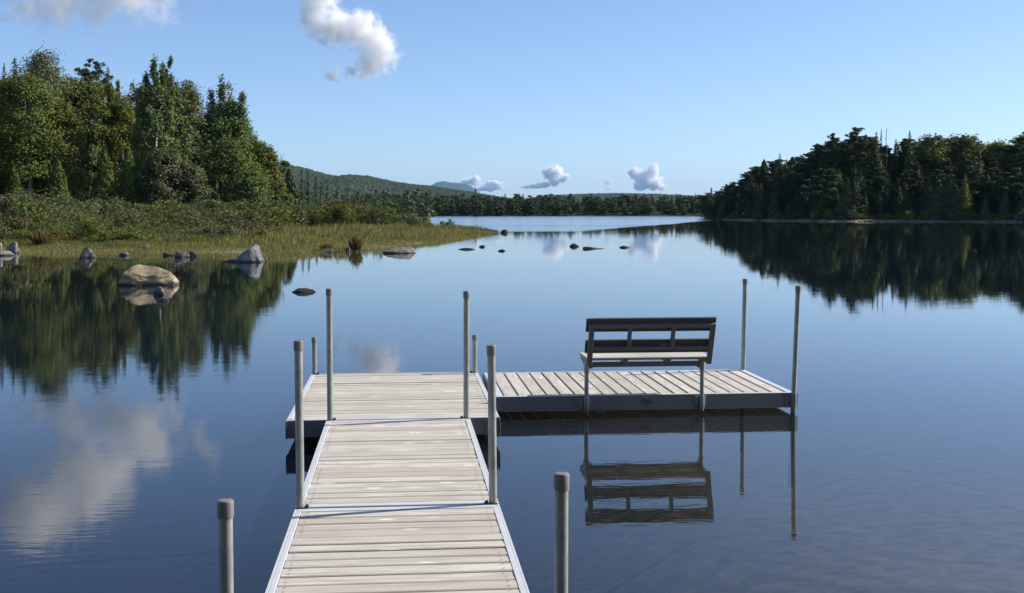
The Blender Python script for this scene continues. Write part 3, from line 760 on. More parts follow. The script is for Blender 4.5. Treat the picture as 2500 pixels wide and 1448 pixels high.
def trunk_mesh(H, r, seed, limbs=(), top=0.92, seg=8):
    rg = random.Random(seed); bm = bmesh.new()
    pts = [Vector((0, 0, -0.6))]; x = y = 0
    for i in range(1, 8):
        x += rg.uniform(-.012, .012) * H; y += rg.uniform(-.012, .012) * H
        pts.append(Vector((x, y, H * top * i / 7)))
    limb(bm, pts, r * 1.25, r * 0.15, seg)
    for (z, dx, dy, dz, lr) in limbs:
        k = min(6, max(0, int(z / (H * top) * 7))); f = z / (H * top) * 7 - k
        b0 = pts[k].lerp(pts[k + 1], min(1, max(0, f)))
        e = b0 + Vector((dx, dy, dz)); mid = b0.lerp(e, 0.5) + Vector((0, 0, abs(dz) * 0.1 + 0.1))
        limb(bm, [b0, mid, e], lr, lr * 0.3, 5)
    return bm_mesh('trunk', bm, True)
def broadleaf(seed, H, R, base=0.12, clumps=80, leaves=85, leaf=0.145, shape='round', top_bias=1.0):
    """clumped crown: returns (crown mesh, list of limbs)"""
    rg = np.random.default_rng(seed); parts = []; limbs = []
    lead = [(0, 0, 1.0)] + [(R * rg.uniform(0.3, 0.75) * np.cos(q), R * rg.uniform(0.3, 0.75) * np.sin(q), rg.uniform(0.74, 0.98)) for q in rg.uniform(0, 6.28, 7)]
    if shape == 'spire': clumps = int(clumps * 1.8); leaves = int(leaves * 0.62)
    for k in range(clumps):
        t = rg.uniform(0, 1) ** (1.0 / top_bias)
        if shape == 'round': pr = np.sin(np.pi * np.clip(t * 0.86 + 0.10, 0, 1)) ** 0.62
        elif shape == 'oval': pr = np.clip(1.10 * np.sqrt(np.clip(1 - (t * 1.04 - 0.36) ** 2 / 0.46, 0, 1)), 0.10, 1)
        else: pr = np.clip((1 - t) * 1.05 + 0.06, 0, 1) ** 0.8         # spired aspen
        ang = rg.uniform(0, 2 * np.pi); rr = R * pr * rg.uniform(0.35, 1.0) ** 0.6 * rg.uniform(0.78, 1.08)
        z = H * (base + (1 - base) * t) * 0.97
        cr = R * rg.uniform(0.16, 0.30)
        if shape == 'spire':
            if rg.random() < 0.62:                              # full lower crown
                t *= 0.80; pr = np.sin(np.pi * np.clip(t / 0.80 * 0.80 + 0.13, 0, 1)) ** 0.6
                rr = R * pr * rg.uniform(0.2, 1.0) ** 0.6; z = H * (base + (1 - base) * t)
                c = np.array([rr * np.cos(ang), rr * np.sin(ang), z]); cr *= 0.8; sz = np.array([cr, cr, cr * rg.uniform(0.9, 1.5)])
            else:                                               # upright shoots on top
                ld = lead[int(rg.integers(0, len(lead)))]; t = rg.uniform(0.50, 1.0); q = (t - 0.5) / 0.5
                rr = R * (0.26 * (1 - q) + 0.05) * rg.uniform(0.2, 1.0)
                z = H * (base + (1 - base) * t) * (1 - (1 - ld[2]) * q)
                c = np.array([ld[0] * (0.72 + 0.28 * q) + rr * np.cos(ang), ld[1] * (0.72 + 0.28 * q) + rr * np.sin(ang), z])
                cr *= 0.60 - 0.25 * q; sz = np.array([cr, cr, cr * rg.uniform(1.5, 2.3)])
        else:
            c = np.array([rr * np.cos(ang), rr * np.sin(ang), z]); sz = np.array([cr, cr, cr * 0.75])
        n = int(leaves * rg.uniform(0.7, 1.3) * (0.6 if pr < 0.4 else 1))
        g = rg.normal(size=(n, 3)) * 0.52
        P = c + g * sz * 1.15
        out = P - np.array([0, 0, H * 0.45]); out[:, 2] *= 0.4
        N = unit(out) * 0.55 + g * 0.35 + np.array([0, 0, 0.45]) + rg.normal(size=(n, 3)) * 0.55
        parts.append(cards(P, N, leaf, 0.62, rg))
        if k % 4 == 0 and (shape != 'spire' or t < 0.45): limbs.append((max(0.08 * H, z - abs(rr) * 0.7 - 0.4), c[0] * 0.9, c[1] * 0.9, min(abs(rr) * 0.6 + 0.4, z * 0.6), 0.05 + 0.004 * H))
    return crown_mesh('crown', parts), limbs
def spruce(seed, H, R, base=0.04, step=0.36, card=0.24, dens=1.0, droop=0.28, power=0.85, gap=0.0):
    rg = np.random.default_rng(seed); P = []; N = []; D = []; Sz = []
    z = H * base
    while z < H * 0.985:
        t = (z / H - base) / (1 - base)
        L0 = R * (1 - t) ** power * rg.uniform(0.75, 1.12) + 0.12
        nb = max(4, int((7 + 2.2 * L0) * dens)); a0 = rg.uniform(0, 6.28)
        for b in range(nb):
            if rg.random() < gap: continue
            a = a0 + b / nb * 6.283 + rg.uniform(-.25, .25); L = L0 * rg.uniform(0.7, 1.15)
            m_ = max(2, int(L / (card * 0.85)))
            s = (np.arange(m_) + rg.uniform(0.3, 1.0, m_)) / m_
            wob = rg.normal(size=m_) * 0.05 * L
            x = np.cos(a) * L * s - np.sin(a) * wob; y = np.sin(a) * L * s + np.cos(a) * wob
            zz = z - droop * L * s ** 1.2 + 0.18 * L * s ** 3 + rg.normal(size=m_) * 0.06
            P.append(np.stack([x, y, zz], 1))
            nn = np.tile([np.cos(a) * 0.5, np.sin(a) * 0.5, 0.8], (m_, 1)) + rg.normal(size=(m_, 3)) * 0.45
            N.append(nn); D.append(np.tile([np.cos(a), np.sin(a), -0.25], (m_, 1)) + rg.normal(size=(m_, 3)) * 0.5)
            Sz.append(card * (0.75 + 0.5 * (1 - s)) * (0.55 + 0.45 * min(1, L / 1.0)))
        z += step * (0.75 + 0.5 * (1 - t)) * rg.uniform(0.8, 1.2)
    P.append(np.array([[0, 0, H - 0.15], [0, 0, H - 0.4], [0.03, 0, H - 0.7]])); N.append(rg.normal(size=(3, 3)) * [1, 1, 0.1]); D.append(np.tile([0, 0, 1.0], (3, 1))); Sz.append(np.full(3, card * 0.8))
    P, N, D, Sz = (np.concatenate(q) for q in (P, N, D, Sz))
    return crown_mesh('crown', [cards(P, N, Sz, 0.45, rg, D)])
def pine(seed, H, R, base=0.22, whorls=15, card=0.22, asym=0.35):
    """white pine: flat upswept plumes with gaps between them"""
    rg = np.random.default_rng(seed); parts = []; limbs = []
    for w in range(whorls):
        t = (w + rg.uniform(0, 0.6)) / whorls; z = H * (base + (1 - base) * t * 0.97)
        L0 = R * (0.55 + 0.6 * np.sin(np.pi * min(1, t * 0.9 + 0.12))) * (1 - 0.72 * t ** 2.2)
        nb = rg.integers(3, 6); a0 = rg.uniform(0, 6.28)
        for b in range(nb):
            a = a0 + b / nb * 6.28 + rg.uniform(-.4, .4); L = L0 * rg.uniform(0.45, 1.15) * (1 + asym * np.cos(a - 0.6))
            if L < 0.4: L = 0.4
            zj = rg.uniform(-0.6, 0.6) * H / whorls
            for s in np.linspace(0.42, 1.0, max(2, int(L / 0.8) + 1)):
                c = np.array([np.cos(a) * L * s, np.sin(a) * L * s, z + zj + 0.24 * L * s ** 2]) + rg.normal(size=3) * 0.16
                n = int(34 * rg.uniform(0.7, 1.3)); g = unit(rg.normal(size=(n, 3))) * rg.uniform(0.2, 1, (n, 1)) ** 0.5
                P = c + g * np.array([0.66, 0.66, 0.34]) * (0.6 + 0.14 * L)
                N = np.array([0, 0, 0.9]) + g * 0.5 + rg.normal(size=(n, 3)) * 0.5
                parts.append(cards(P, N, card, 0.4, rg))
            limbs.append((z - 0.1, np.cos(a) * L * 0.95, np.sin(a) * L * 0.95, 0.18 * L, 0.045 + 0.012 * L))
    return crown_mesh('crown', parts), limbs
def cedar(seed, H, R, n=3600, card=0.15):
    rg = np.random.default_rng(seed)
    t = rg.uniform(0, 1, n) ** 1.25
    pr = np.clip((1 - t) ** 0.8 * (0.80 + 0.25 * np.minimum(1, t * 6)), 0.03, 1)
    a = rg.uniform(0, 6.283, n); lob = 0.82 + 0.18 * np.sin(a * 5 + t * 9) * np.sin(t * 26 + a * 2)
    rr = R * pr * lob * rg.uniform(0.3, 1.0, n) ** 0.35 * rg.uniform(0.88, 1.1, n)
    P = np.stack([rr * np.cos(a), rr * np.sin(a), H * (0.02 + 0.97 * t) + rg.normal(size=n) * 0.12], 1)
    N = np.stack([np.cos(a), np.sin(a), np.full(n, 0.35)], 1) + rg.normal(size=(n, 3)) * 0.6
    D = np.stack([np.cos(a) * 0.5, np.sin(a) * 0.5, np.full(n, 0.9)], 1) + rg.normal(size=(n, 3)) * 0.35
    return crown_mesh('crown', [cards(P, N, card, 0.5, rg, D)])
def shrub_mesh(seed, H, R, n=1500, leaf=0.075, stemmy=False):
    rg = np.random.default_rng(seed); parts = []
    for k in range(26):
        a = rg.uniform(0, 6.283); q = rg.uniform(0, 1) ** 0.6
        t = rg.uniform(0.12, 1.0)
        c = np.array([np.cos(a) * R * q * (1.15 - 0.55 * t), np.sin(a) * R * q * (1.15 - 0.55 * t), H * t * (1 - 0.28 * q)])
        m_ = n // 26; g = unit(rg.normal(size=(m_, 3))) * rg.uniform(0.15, 1, (m_, 1)) ** 0.5
        sz = np.array([0.34, 0.34, 0.30 if not stemmy else 0.55]) * R * rg.uniform(0.6, 1.1)
        P = c + g * sz; P[:, 2] = np.abs(P[:, 2])
        N = g * 0.5 + np.array([0, 0, 0.5]) + rg.normal(size=(m_, 3)) * 0.6
        parts.append(cards(P, N, leaf, 0.6, rg))
    return crown_mesh('leaves', parts)
def stem_mesh(seed, H, R):
    rg = random.Random(seed); bm = bmesh.new()
    for k in range(7):
        a = rg.uniform(0, 6.28); q = rg.uniform(0.2, 0.8)
        limb(bm, [Vector((0.1 * math.cos(a), 0.1 * math.sin(a), -0.2)), Vector((R * q * 0.5 * math.cos(a), R * q * 0.5 * math.sin(a), H * 0.45)),
                  Vector((R * q * math.cos(a), R * q * math.sin(a), H * 0.85))], 0.035, 0.01, 5)
    return bm_mesh('stems', bm, True)

def tree(name, crown, trunk, mat, bark, loc, label, cat='tree', group=None, rz=0.0, scale=(1, 1, 1)):
    root = empty(name, loc, rz); root.scale = scale
    tag(root, label, cat, group)
    link('crown', crown, mat, root)
    if trunk is not None: link('trunk', trunk, bark, root)
    return root
def copy_tree(o, loc, rz, scale, label=None, group=None, mat=None):
    c = o.copy(); COL.objects.link(c); c.location = loc; c.rotation_euler = (0, 0, rz); c.scale = scale
    if label: c['label'] = label
    if group: c['group'] = group
    for ch in o.children:
        k = ch.copy(); COL.objects.link(k); k.parent = c
        if mat and ch.name.startswith('crown'):
            k.material_slots[0].link = 'OBJECT'; k.material_slots[0].material = mat
    return c

# ------------------------------------------------------------------ left wood: every tree of it
# (name, builder, u, v_top, half width px, distance, material, bark, label, extra)
LW = 'trees of the wood on the left shore'
def place(u, d): 
    x, y = at(u, d); return x, y, hz(x, y)
def left_tree(kind, u, v, hw, d, mat, label, bark='bark', seed=0, name=None, **kw):
    x, y, z = place(u, d); H = zat(v, d) - z; R = px(hw, d) * (1.2 if kind == 'broad' else 1.12)
    if kind == 'broad': kw['leaves'] = int(kw.get('leaves', 85) * 1.55); kw['clumps'] = int(kw.get('clumps', 80) * 1.35)
    if kind == 'broad':
        cr, lm = broadleaf(seed, H, R, **kw); tr = trunk_mesh(H, 0.011 * H + 0.03, seed, lm if bark != 'birch' else ()); nm = name or 'broadleaf_tree'
    elif kind == 'spruce':
        cr = spruce(seed, H, R, **kw); tr = trunk_mesh(H, 0.010 * H + 0.03, seed, (), 0.97); nm = name or 'spruce_tree'
    elif kind == 'pine':
        cr, lm = pine(seed, H, R, **kw); tr = trunk_mesh(H, 0.013 * H + 0.03, seed, lm, 0.97); nm = name or 'pine_tree'
    else:
        cr = cedar(seed, H, R, **kw); tr = trunk_mesh(H, 0.010 * H + 0.03, seed, (), 0.9); nm = name or 'cedar_tree'
    return tree(nm, cr, tr, M[mat], M[bark], (x, y, z), label, 'tree', LW)
left_tree('spruce', -4, 165, 42, 150, 'spruce', 'dark conifer cut by the left edge of the photo', seed=101)
left_tree('spruce', 24, 158, 14, 152, 'spruce', 'thin conifer spire second from the left edge of the photo', seed=102, gap=0.35)
left_tree('spruce', 50, 143, 46, 146, 'spruce', 'tall dark spruce at the left just beside the highest pale crown', seed=103, power=0.7)
left_tree('broad', 122, 126, 74, 150, 'grey', 'highest crown of the left wood, tall greyish broadleaf', 'bark', 104, shape='oval', clumps=150, leaves=80, base=0.10)
left_tree('broad', 72, 186, 78, 138, 'maple', 'olive birch with a long white trunk near the left edge', 'birch', 105, shape='oval', clumps=130, leaves=85, base=0.30, name='birch_tree')
left_tree('broad', 150, 250, 62, 140, 'maple', 'olive broadleaf crown leaning right of the white birch trunk', 'bark', 106, shape='round', clumps=110, leaves=85)
left_tree('broad', 186, 184, 34, 158, 'maple', 'narrow olive broadleaf left of the tufted dark pine top', 'bark', 107, shape='oval', clumps=80)
left_tree('pine', 228, 162, 40, 172, 'pine', 'dark tufted pine top rising behind the olive crowns', seed=108, base=0.72, whorls=8, card=0.26)
left_tree('broad', 224, 192, 52, 152, 'maple', 'rounded olive crown in front of the dark tufted pine', 'bark', 109, shape='round', clumps=120, leaves=90)
left_tree('spruce', 274, 165, 26, 162, 'green', 'slender light spire between olive and yellow green crowns', seed=110, gap=0.25, power=0.75)
left_tree('broad', 300, 188, 42, 154, 'yellow', 'bright yellow green tree in the middle of the left wood', 'bark', 111, shape='spire', clumps=110, leaves=80)
left_tree('broad', 352, 200, 38, 160, 'grey', 'thin greyish half bare tree left of the twin topped dark aspen', 'bark', 112, shape='oval', clumps=60, leaves=60)
left_tree('broad', 386, 146, 46, 142, 'aspen', 'tall dark aspen with the left of two upright tops', 'birch', 113, shape='spire', clumps=150, leaves=80, name='aspen_tree')
left_tree('broad', 425, 149, 40, 145, 'aspen', 'tall dark aspen with the right of two upright tops', 'bark', 114, shape='spire', clumps=120, leaves=80, name='aspen_tree')
left_tree('broad', 455, 198, 54, 148, 'grey', 'rounded grey green maple right of the twin topped aspen', 'bark', 115, shape='round', clumps=150, leaves=85, base=0.10)
left_tree('broad', 548, 195, 62, 150, 'aspen', 'dark aspen with flaring upright shoots at the right of the wood', 'bark', 116, shape='spire', clumps=160, leaves=85, name='aspen_tree')
left_tree('broad', 590, 262, 46, 152, 'aspen', 'shorter dark aspen with shoots bending right', 'bark', 117, shape='spire', clumps=110, leaves=80, name='aspen_tree')
left_tree('broad', 575, 345, 58, 142, 'green', 'light green rounded tree below the flaring dark aspen', 'bark', 118, shape='round', clumps=120, leaves=85, base=0.06)
left_tree('broad', 640, 345, 40, 148, 'maple', 'olive tree closing the right end of the tall left wood', 'bark', 119, shape='oval', clumps=130, leaves=85, base=0.04)
left_tree('spruce', 657, 368, 16, 156, 'spruce', 'small spruce tip peeping out at the right end of the left wood', seed=120)
left_tree('cedar', 262, 360, 46, 128, 'cedar', 'broad cone shaped cedar in front of the wood, left of the darker one', seed=121, n=4600)
left_tree('cedar', 318, 352, 40, 130, 'cedar', 'dark rounded cedar with sunlit right side in front of the wood', seed=122, n=4400)
left_tree('cedar', 146, 388, 48, 126, 'cedar', 'wide young cedar at the foot of the white birch trunk', seed=123, n=4200)
left_tree('cedar', 38, 400, 40, 132, 'cedar', 'cedar low in the shade near the left edge of the photo', seed=131, n=3400)
left_tree('broad', 398, 366, 46, 130, 'willow', 'silvery willow low in front of the twin topped aspens', 'bark', 124, shape='round', clumps=90, leaves=75, base=0.05, name='willow_tree')
left_tree('broad', 460, 400, 44, 132, 'willow', 'silvery low tree between the willow and the flaring aspen', 'bark', 125, shape='round', clumps=80, leaves=75, base=0.05, name='willow_tree')
left_tree('spruce', 532, 440, 22, 128, 'spruce', 'small blue green spruce below the flaring aspen', seed=126)
left_tree('spruce', 205, 300, 44, 150, 'spruce', 'dark spruce deep in shade between the white birch and the cedars', seed=127)
left_tree('spruce', 345, 300, 50, 150, 'spruce', 'dark spruce deep in shade behind the two pointed cedars', seed=128)
left_tree('spruce', 480, 330, 46, 156, 'spruce', 'dark spruce filling the gap right of the maple', seed=129)
left_tree('spruce', 100, 300, 46, 156, 'spruce', 'dark spruce deep in shade behind the white birch trunk', seed=130)
left_tree('broad', 612, 420, 42, 134, 'green', 'low green tree at the right foot of the left wood', 'bark', 132, shape='round', clumps=80, leaves=80, base=0.03)
fill = []
for i in range(22):
    u = -60 + i * 33 + RNG.uniform(-8, 8); d = RNG.uniform(162, 186)
    v = float(np.interp(u, [-60, 0, 120, 230, 300, 350, 410, 470, 500, 550, 620, 650, 700], [190, 180, 150, 190, 205, 222, 185, 205, 262, 225, 320, 380, 470])) + RNG.uniform(8, 34)
    if i < 4:
        o = left_tree(('spruce', 'broad', 'spruce', 'broad')[i], u, v, 44, d, ('spruce', 'green', 'pine', 'maple')[i], 'darker tree filling the left wood behind the front crowns', seed=200 + i)
        fill.append((o, zat(v, d) - o.location.z))
    else:
        q, H0 = fill[i % 4]; x, y, z = place(u, d); k = (zat(v, d) - z) / H0
        copy_tree(q, (x, y, z), RNG.uniform(0, 6.28), (k * RNG.uniform(0.9, 1.2),) * 2 + (k,))
left_tree('broad', 668, 415, 30, 150, 'maple', 'low olive tree stepping down from the right end of the wood', 'bark', 133, shape='round', clumps=70, leaves=80, base=0.03)
left_tree('broad', 690, 470, 26, 140, 'green', 'bushy green tree below the dark shaggy conifer', 'bark', 134, shape='round', clumps=60, leaves=80, base=0.02)
# beyond the tall wood, farther along the left shore
left_tree('cedar', 708, 416, 40, 176, 'spruce', 'dark shaggy conifer standing alone right of the tall wood', seed=140, n=5200, card=0.24, name='conifer_tree')
left_tree('broad', 698, 391, 17, 215, 'grey', 'small pale crown peeping over the dark shaggy conifer', 'bark', 141, shape='round', clumps=40, leaves=50, leaf=0.25)
for i, (u, v, hw) in enumerate([(739, 412, 17), (753, 415, 20), (773, 429, 18), (800, 449, 14), (785, 455, 16)]):
    left_tree('spruce', u, v, hw, 262 + 6 * (i % 3), 'spruce', ('left', 'tallest', 'right', 'outermost right', 'lowest')[i] + ' of the dark spruces against the distant hill', seed=150 + i,
              card=0.34, step=0.5, dens=0.8)
far_left = []
for i in range(34):
    u = 815 + i * 7.0 + RNG.uniform(-4, 4); d = 300 + 0.9 * max(0, u - 850) + RNG.uniform(-15, 25)
    v = 470 + RNG.uniform(-8, 12) + (0 if i % 5 else -6)
    if i < 2:
        o = left_tree('spruce', u, v, 13, d, 'spruce', 'dark conifer in the row between the spruces and the far shore', seed=170 + i, card=0.42, step=0.62, dens=0.7)
        o['group'] = 'conifer row towards the far shore'; far_left.append((o, zat(v, d) - o.location.z))
    else:
        src, H0 = far_left[i % 2]; x, y, z = place(u, d); k = (zat(v, d) - z) / H0
        copy_tree(src, (x, y, z), RNG.uniform(0, 6.28), (k * RNG.uniform(1.3, 2.0),) * 2 + (k,), mat=M['pine'] if i % 3 == 0 else None)

# ------------------------------------------------------------------ shrubs on the left shore
SH = 'shrubs behind the marsh grass'
protos = []
for i in range(6):
    H, R = 2.2, 1.5
    root = empty('shrub', (0, 0, 0)); tag(root, 'leafy green shrub in the thicket between marsh grass and wood', 'shrub', SH)
    link('leaves', shrub_mesh(300 + i, H, R, 2000 if i < 4 else 1500, 0.085, i == 3), M['shrub'], root)
    link('stems', stem_mesh(300 + i, H, R), M['stem'], root)
    protos.append(root)
used = [False] * 6
def put_shrub(u, d, h, wd_, mat=None, label=None, k=None, group=None, name=None):
    k = int(RNG.integers(0, 6)) if k is None else k
    x, y, z = place(u, d); sc = (wd_ / 1.5, wd_ / 1.5, h / 2.2); rz = RNG.uniform(0, 6.28)
    if not used[k]:
        used[k] = True; o = protos[k]; o.location = (x, y, z - 0.05); o.scale = sc; o.rotation_euler = (0, 0, rz)
    else:
        o = copy_tree(protos[k], (x, y, z - 0.05), rz, sc)
    if label: o['label'] = label
    if mat:
        for ch in o.children:
            if ch.name.startswith('leaves'): ch.material_slots[0].link = 'OBJECT'; ch.material_slots[0].material = mat
    return o
n_shrub = 0
for row, (d0, d1, cnt, top0, top1) in enumerate([(116, 124, 28, 488, 484), (100, 110, 26, 500, 502), (84, 96, 28, 516, 522), (72, 84, 30, 540, 545), (64, 74, 20, 560, 560)]):
    for i in range(cnt):
        u = -60 + (i + RNG.uniform(0, 1)) / cnt * (760 if row < 2 else 700)
        d = RNG.uniform(d0, d1)
        v = np.interp(u, [0, 300, 700], [top0 - 22, top0, top1]) + RNG.uniform(-10, 14)
        x, y, z = place(u, d); h = max(0.5, zat(v, d) - z)
        if row == 3: h = RNG.uniform(0.9, 1.7)
        if row == 4: h = RNG.uniform(0.55, 1.05); u = u if u < 330 or RNG.random() < 0.45 else u * 0.5; x, y, z = place(u, d)
        put_shrub(u, d, h, h * RNG.uniform(0.7, 1.05) + 0.45, mat=(M['shrub_b'] if (row >= 2 and RNG.random() < 0.4) else (M['willow'] if RNG.random() < 0.25 else None)))
for u, v, d, w, lab, mt in [(18, 472, 70, 1.7, 'big dark shrub at the left edge of the photo above the boulders', None), (70, 488, 72, 1.5, 'second dense shrub from the left edge, beside reddish grass', None),
                            (972, 498, 128, 1.5, 'dark rounded bush near the outer end of the thicket', 'spruce'), (1098, 533, 122, 0.6, 'last small bush on the grassy point', None),
                            (1082, 538, 124, 0.5, 'smaller bush beside the last one on the grassy point', None)]:
    x, y, z = place(u, d); put_shrub(u, d, zat(v, d) - z, w, mat=M[mt] if mt else None, label=lab, k=n_shrub % 3 + 1); n_shrub += 1
for i in range(60):
    u = -70 + (i + RNG.uniform(0, 1)) / 60 * (620 if i % 3 else 760); d = RNG.uniform(66, 79) + max(0, u - 330) * 0.02
    h = RNG.uniform(0.55, 1.15) * (1.35 if u < 260 else 1.0) + (0.5 if u < 60 else 0)
    put_shrub(u, d, h, RNG.uniform(0.9, 1.7), mat=(None, M['shrub_b'], M['willow'], None, M['shrub_b'])[i % 5])
# thicket thinning out towards the point
for i in range(50):
    u = 660 + (i + RNG.uniform(0, 1)) / 50 * 390
    d = np.interp(u, [660, 900, 1050], [150, 150, 138]) - RNG.uniform(0, 34)
    vt = np.interp(u, [660, 760, 860, 950, 1000, 1050], [505, 487, 484, 492, 512, 528]) + RNG.uniform(-3, 12) + (150 - d) * 0.25
    x, y, z = place(u, d)
    put_shrub(u, d, max(0.5, zat(vt, d) - z), RNG.uniform(1.0, 1.7) * (0.6 if u > 980 else 1), mat=M['shrub_b'] if RNG.random() < 0.2 else (M['cedar'] if RNG.random() < 0.15 else None))

# ------------------------------------------------------------------ marsh grass
def grass(n, region, hfun, wid, seed):
    rg = np.random.default_rng(seed)
    x, y, h = region(rg, n)
    z = height(x, y)
    ok = z > -0.6
    x, y, z, h = x[ok], y[ok], np.maximum(z[ok], -0.12), h[ok]
    k = len(x); a = rg.uniform(0, 6.283, k); ln = rg.normal(size=(k, 2)) * 0.16 * h[:, None]
    w = wid * rg.uniform(0.6, 1.4, k)
    B0 = np.stack([x - np.cos(a) * w, y - np.sin(a) * w, z - 0.02], 1); B1 = np.stack([x + np.cos(a) * w, y + np.sin(a) * w, z - 0.02], 1)
    Mi = np.stack([x + ln[:, 0] * 0.35 + np.cos(a) * w * 0.5, y + ln[:, 1] * 0.35 + np.sin(a) * w * 0.5, z + h * 0.6], 1)
    T = np.stack([x + ln[:, 0], y + ln[:, 1], z + h], 1)
    return np.stack([B0, B1, Mi, T], 1).reshape(-1, 3)
def band(rg, n):
    u = rg.uniform(-140, 1215, n)
    su = [p[0] for p in shore[1:19]]; sd = [p[1] for p in shore[1:19]]
    d0 = np.interp(u, su, sd)
    d1 = np.interp(u, [-140, 300, 660, 900, 1100, 1215], [80, 88, 100, 118, 124, 116])
    q = rg.uniform(0, 1, n) ** 1.2
    d = d0 - 1.6 + (d1 - d0 + 1.6) * q
    em = rg.random(n) < 0.035
    d = np.where(em, d0 - rg.exponential(2.2, n), d)
    xr = (u - 1250.0) / F * d
    x = CAM.x + _s * d + _c * xr; y = CAM.y + _c * d - _s * xr
    lumps = vnoise(x * 0.35, y * 0.35, 77)
    h = (0.16 + 0.26 * np.clip((d - d0) / 14, 0, 1)) * rg.uniform(0.5, 1.2, n) * (0.35 + 1.25 * lumps ** 1.3)
    h = np.where(rg.random(n) < 0.05, h * 1.5, h)
    return x, y, h
def mat_grass(name, stops, scale=0.22):
    m = NT(name); co = m.coord('Position')
    n1 = m.noise(m.mapping(co, (0.45, 1.0, 1.0), rot=(0, 0, 0.09)), scale, 4, 0.62, 0.5); isl = m.n('ShaderNodeNewGeometry').outputs['Random Per Island']
    c = m.ramp(m.math('ADD', m.math('MULTIPLY', n1, 0.75), m.math('MULTIPLY', isl, 0.25)), stops)
    p = m.principled(c, 0.6, 0, 0.25); t = m.n('ShaderNodeBsdfTranslucent'); m.l(c, t.inputs[0])
    mx = m.n('ShaderNodeMixShader'); mx.inputs[0].default_value = 0.3; m.l(p, mx.inputs[1]); m.l(t.outputs[0], mx.inputs[2])
    return m.done(mx.outputs[0])
M['grass'] = mat_grass('marsh_grass', [(0.30, (0.07, 0.09, 0.025)), (0.42, (0.115, 0.14, 0.04)), (0.5, (0.19, 0.195, 0.055)), (0.58, (0.27, 0.25, 0.075)), (0.66, (0.18, 0.145, 0.06)), (0.74, (0.12, 0.12, 0.04))])
M['reed'] = mat_grass('reddish_reed', [(0.3, (0.11, 0.08, 0.03)), (0.6, (0.18, 0.135, 0.055))], 2.0)
V = grass(170000, band, None, 0.010, 5)
g = link('marsh_grass', mesh_np('marsh_grass', V, quads(len(V))), M['grass'])
tag(g, 'yellow green marsh grass along the left shore', 'grass', kind='stuff')
def reed(u, d, w, h, n, label, seed):
    rg = np.random.default_rng(seed); x0, y0 = at(u, d); z0 = max(0.0, hz(x0, y0))
    k = n; a = rg.uniform(0, 6.283, k); r = w * rg.uniform(0, 1, k) ** 0.7
    bx, by = r * np.cos(a) * 0.7, r * np.sin(a) * 0.7; hh = h * rg.uniform(0.5, 1.05, k) * (1 - 0.4 * r / w)
    t = rg.uniform(0, 6.283, k); ww = 0.011
    B0_ = np.stack([bx - np.cos(t) * ww, by - np.sin(t) * ww, np.full(k, -0.1)], 1); B1_ = np.stack([bx + np.cos(t) * ww, by + np.sin(t) * ww, np.full(k, -0.1)], 1)
    ox, oy = bx * 1.35 + rg.normal(size=k) * 0.08, by * 1.35 + rg.normal(size=k) * 0.08
    Mi = np.stack([bx + (ox - bx) * 0.4 + np.cos(t) * ww, by + (oy - by) * 0.4 + np.sin(t) * ww, hh * 0.6], 1); T = np.stack([ox, oy, hh], 1)
    V = np.stack([B0_, B1_, Mi, T], 1).reshape(-1, 3)
    o = link('reed_clump', mesh_np('reed_clump', V, quads(len(V))), M['reed']); o.location = (x0, y0, z0)
    tag(o, label, 'reeds', 'reddish reed clumps')
reed(868, 60.5, 0.34, 1.05, 420, 'tallest reddish reed clump, right of the round dark rock', 1)
reed(797, 60.0, 0.30, 0.55, 260, 'low reddish reed clump behind the flat dark rock', 2)
reed(104, 62, 0.6, 1.1, 420, 'reddish grass clump at the left before the big shrub', 3)
reed(618, 92, 0.8, 1.2, 380, 'rusty grass clump in the thicket edge above the blue grey boulder', 4)

# ------------------------------------------------------------------ right wood
RW = 'trees of the dark wood on the right shore'
prof_u = [1690, 1700, 1735, 1771, 1800, 1835, 1866, 1900, 1925, 1952, 1990, 2028, 2060, 2083, 2107, 2132, 2180, 2214, 2240, 2266, 2315, 2363, 2415, 2460, 2500, 2600, 2800, 3100]
prof_v = [478, 474, 460, 446, 432, 398, 388, 373, 380, 359, 347, 325, 322, 311, 320, 325, 340, 323, 334, 327, 328, 328, 340, 336, 316, 330, 320, 330]
front_u = shore_u; front_d = shore_d
def fd(u): return float(np.interp(u, front_u, front_d))
src = {}
def proto_tree(key):
    k, s = key
    if k == 'pine': cr, lm = pine(400 + s, 20, 4.2, 0.16 if s % 2 else 0.28, 17, 0.30, 0.3); tr = trunk_mesh(20, 0.26, s, lm[::2], 0.97, 6); mt, nm, br = M['pine'], 'pine_tree', M['bark']
    elif k == 'spruce': cr = spruce(420 + s, 20, 3.3 + 0.5 * s, 0.03, 0.55, 0.40, 0.85, 0.25, 0.8, 0.08); tr = trunk_mesh(20, 0.2, s, (), 0.97, 6); mt, nm, br = M['spruce'], 'spruce_tree', M['bark']
    elif k == 'cedar': cr = cedar(440 + s, 12, 2.6, 2600, 0.30); tr = trunk_mesh(12, 0.15, s, (), 0.9, 6); mt, nm, br = M['spruce'], 'cedar_tree', M['bark']
    else: cr, lm = broadleaf(460 + s, 18, 4.6, 0.15, 95, 55, 0.30, 'round'); tr = trunk_mesh(18, 0.22, s, lm, 0.92, 6); mt, nm, br = M['green'], 'broadleaf_tree', M['bark']
    H = {'pine': 20, 'spruce': 20, 'cedar': 12, 'broad': 18}[k]
    return cr, tr, mt, br, nm, H
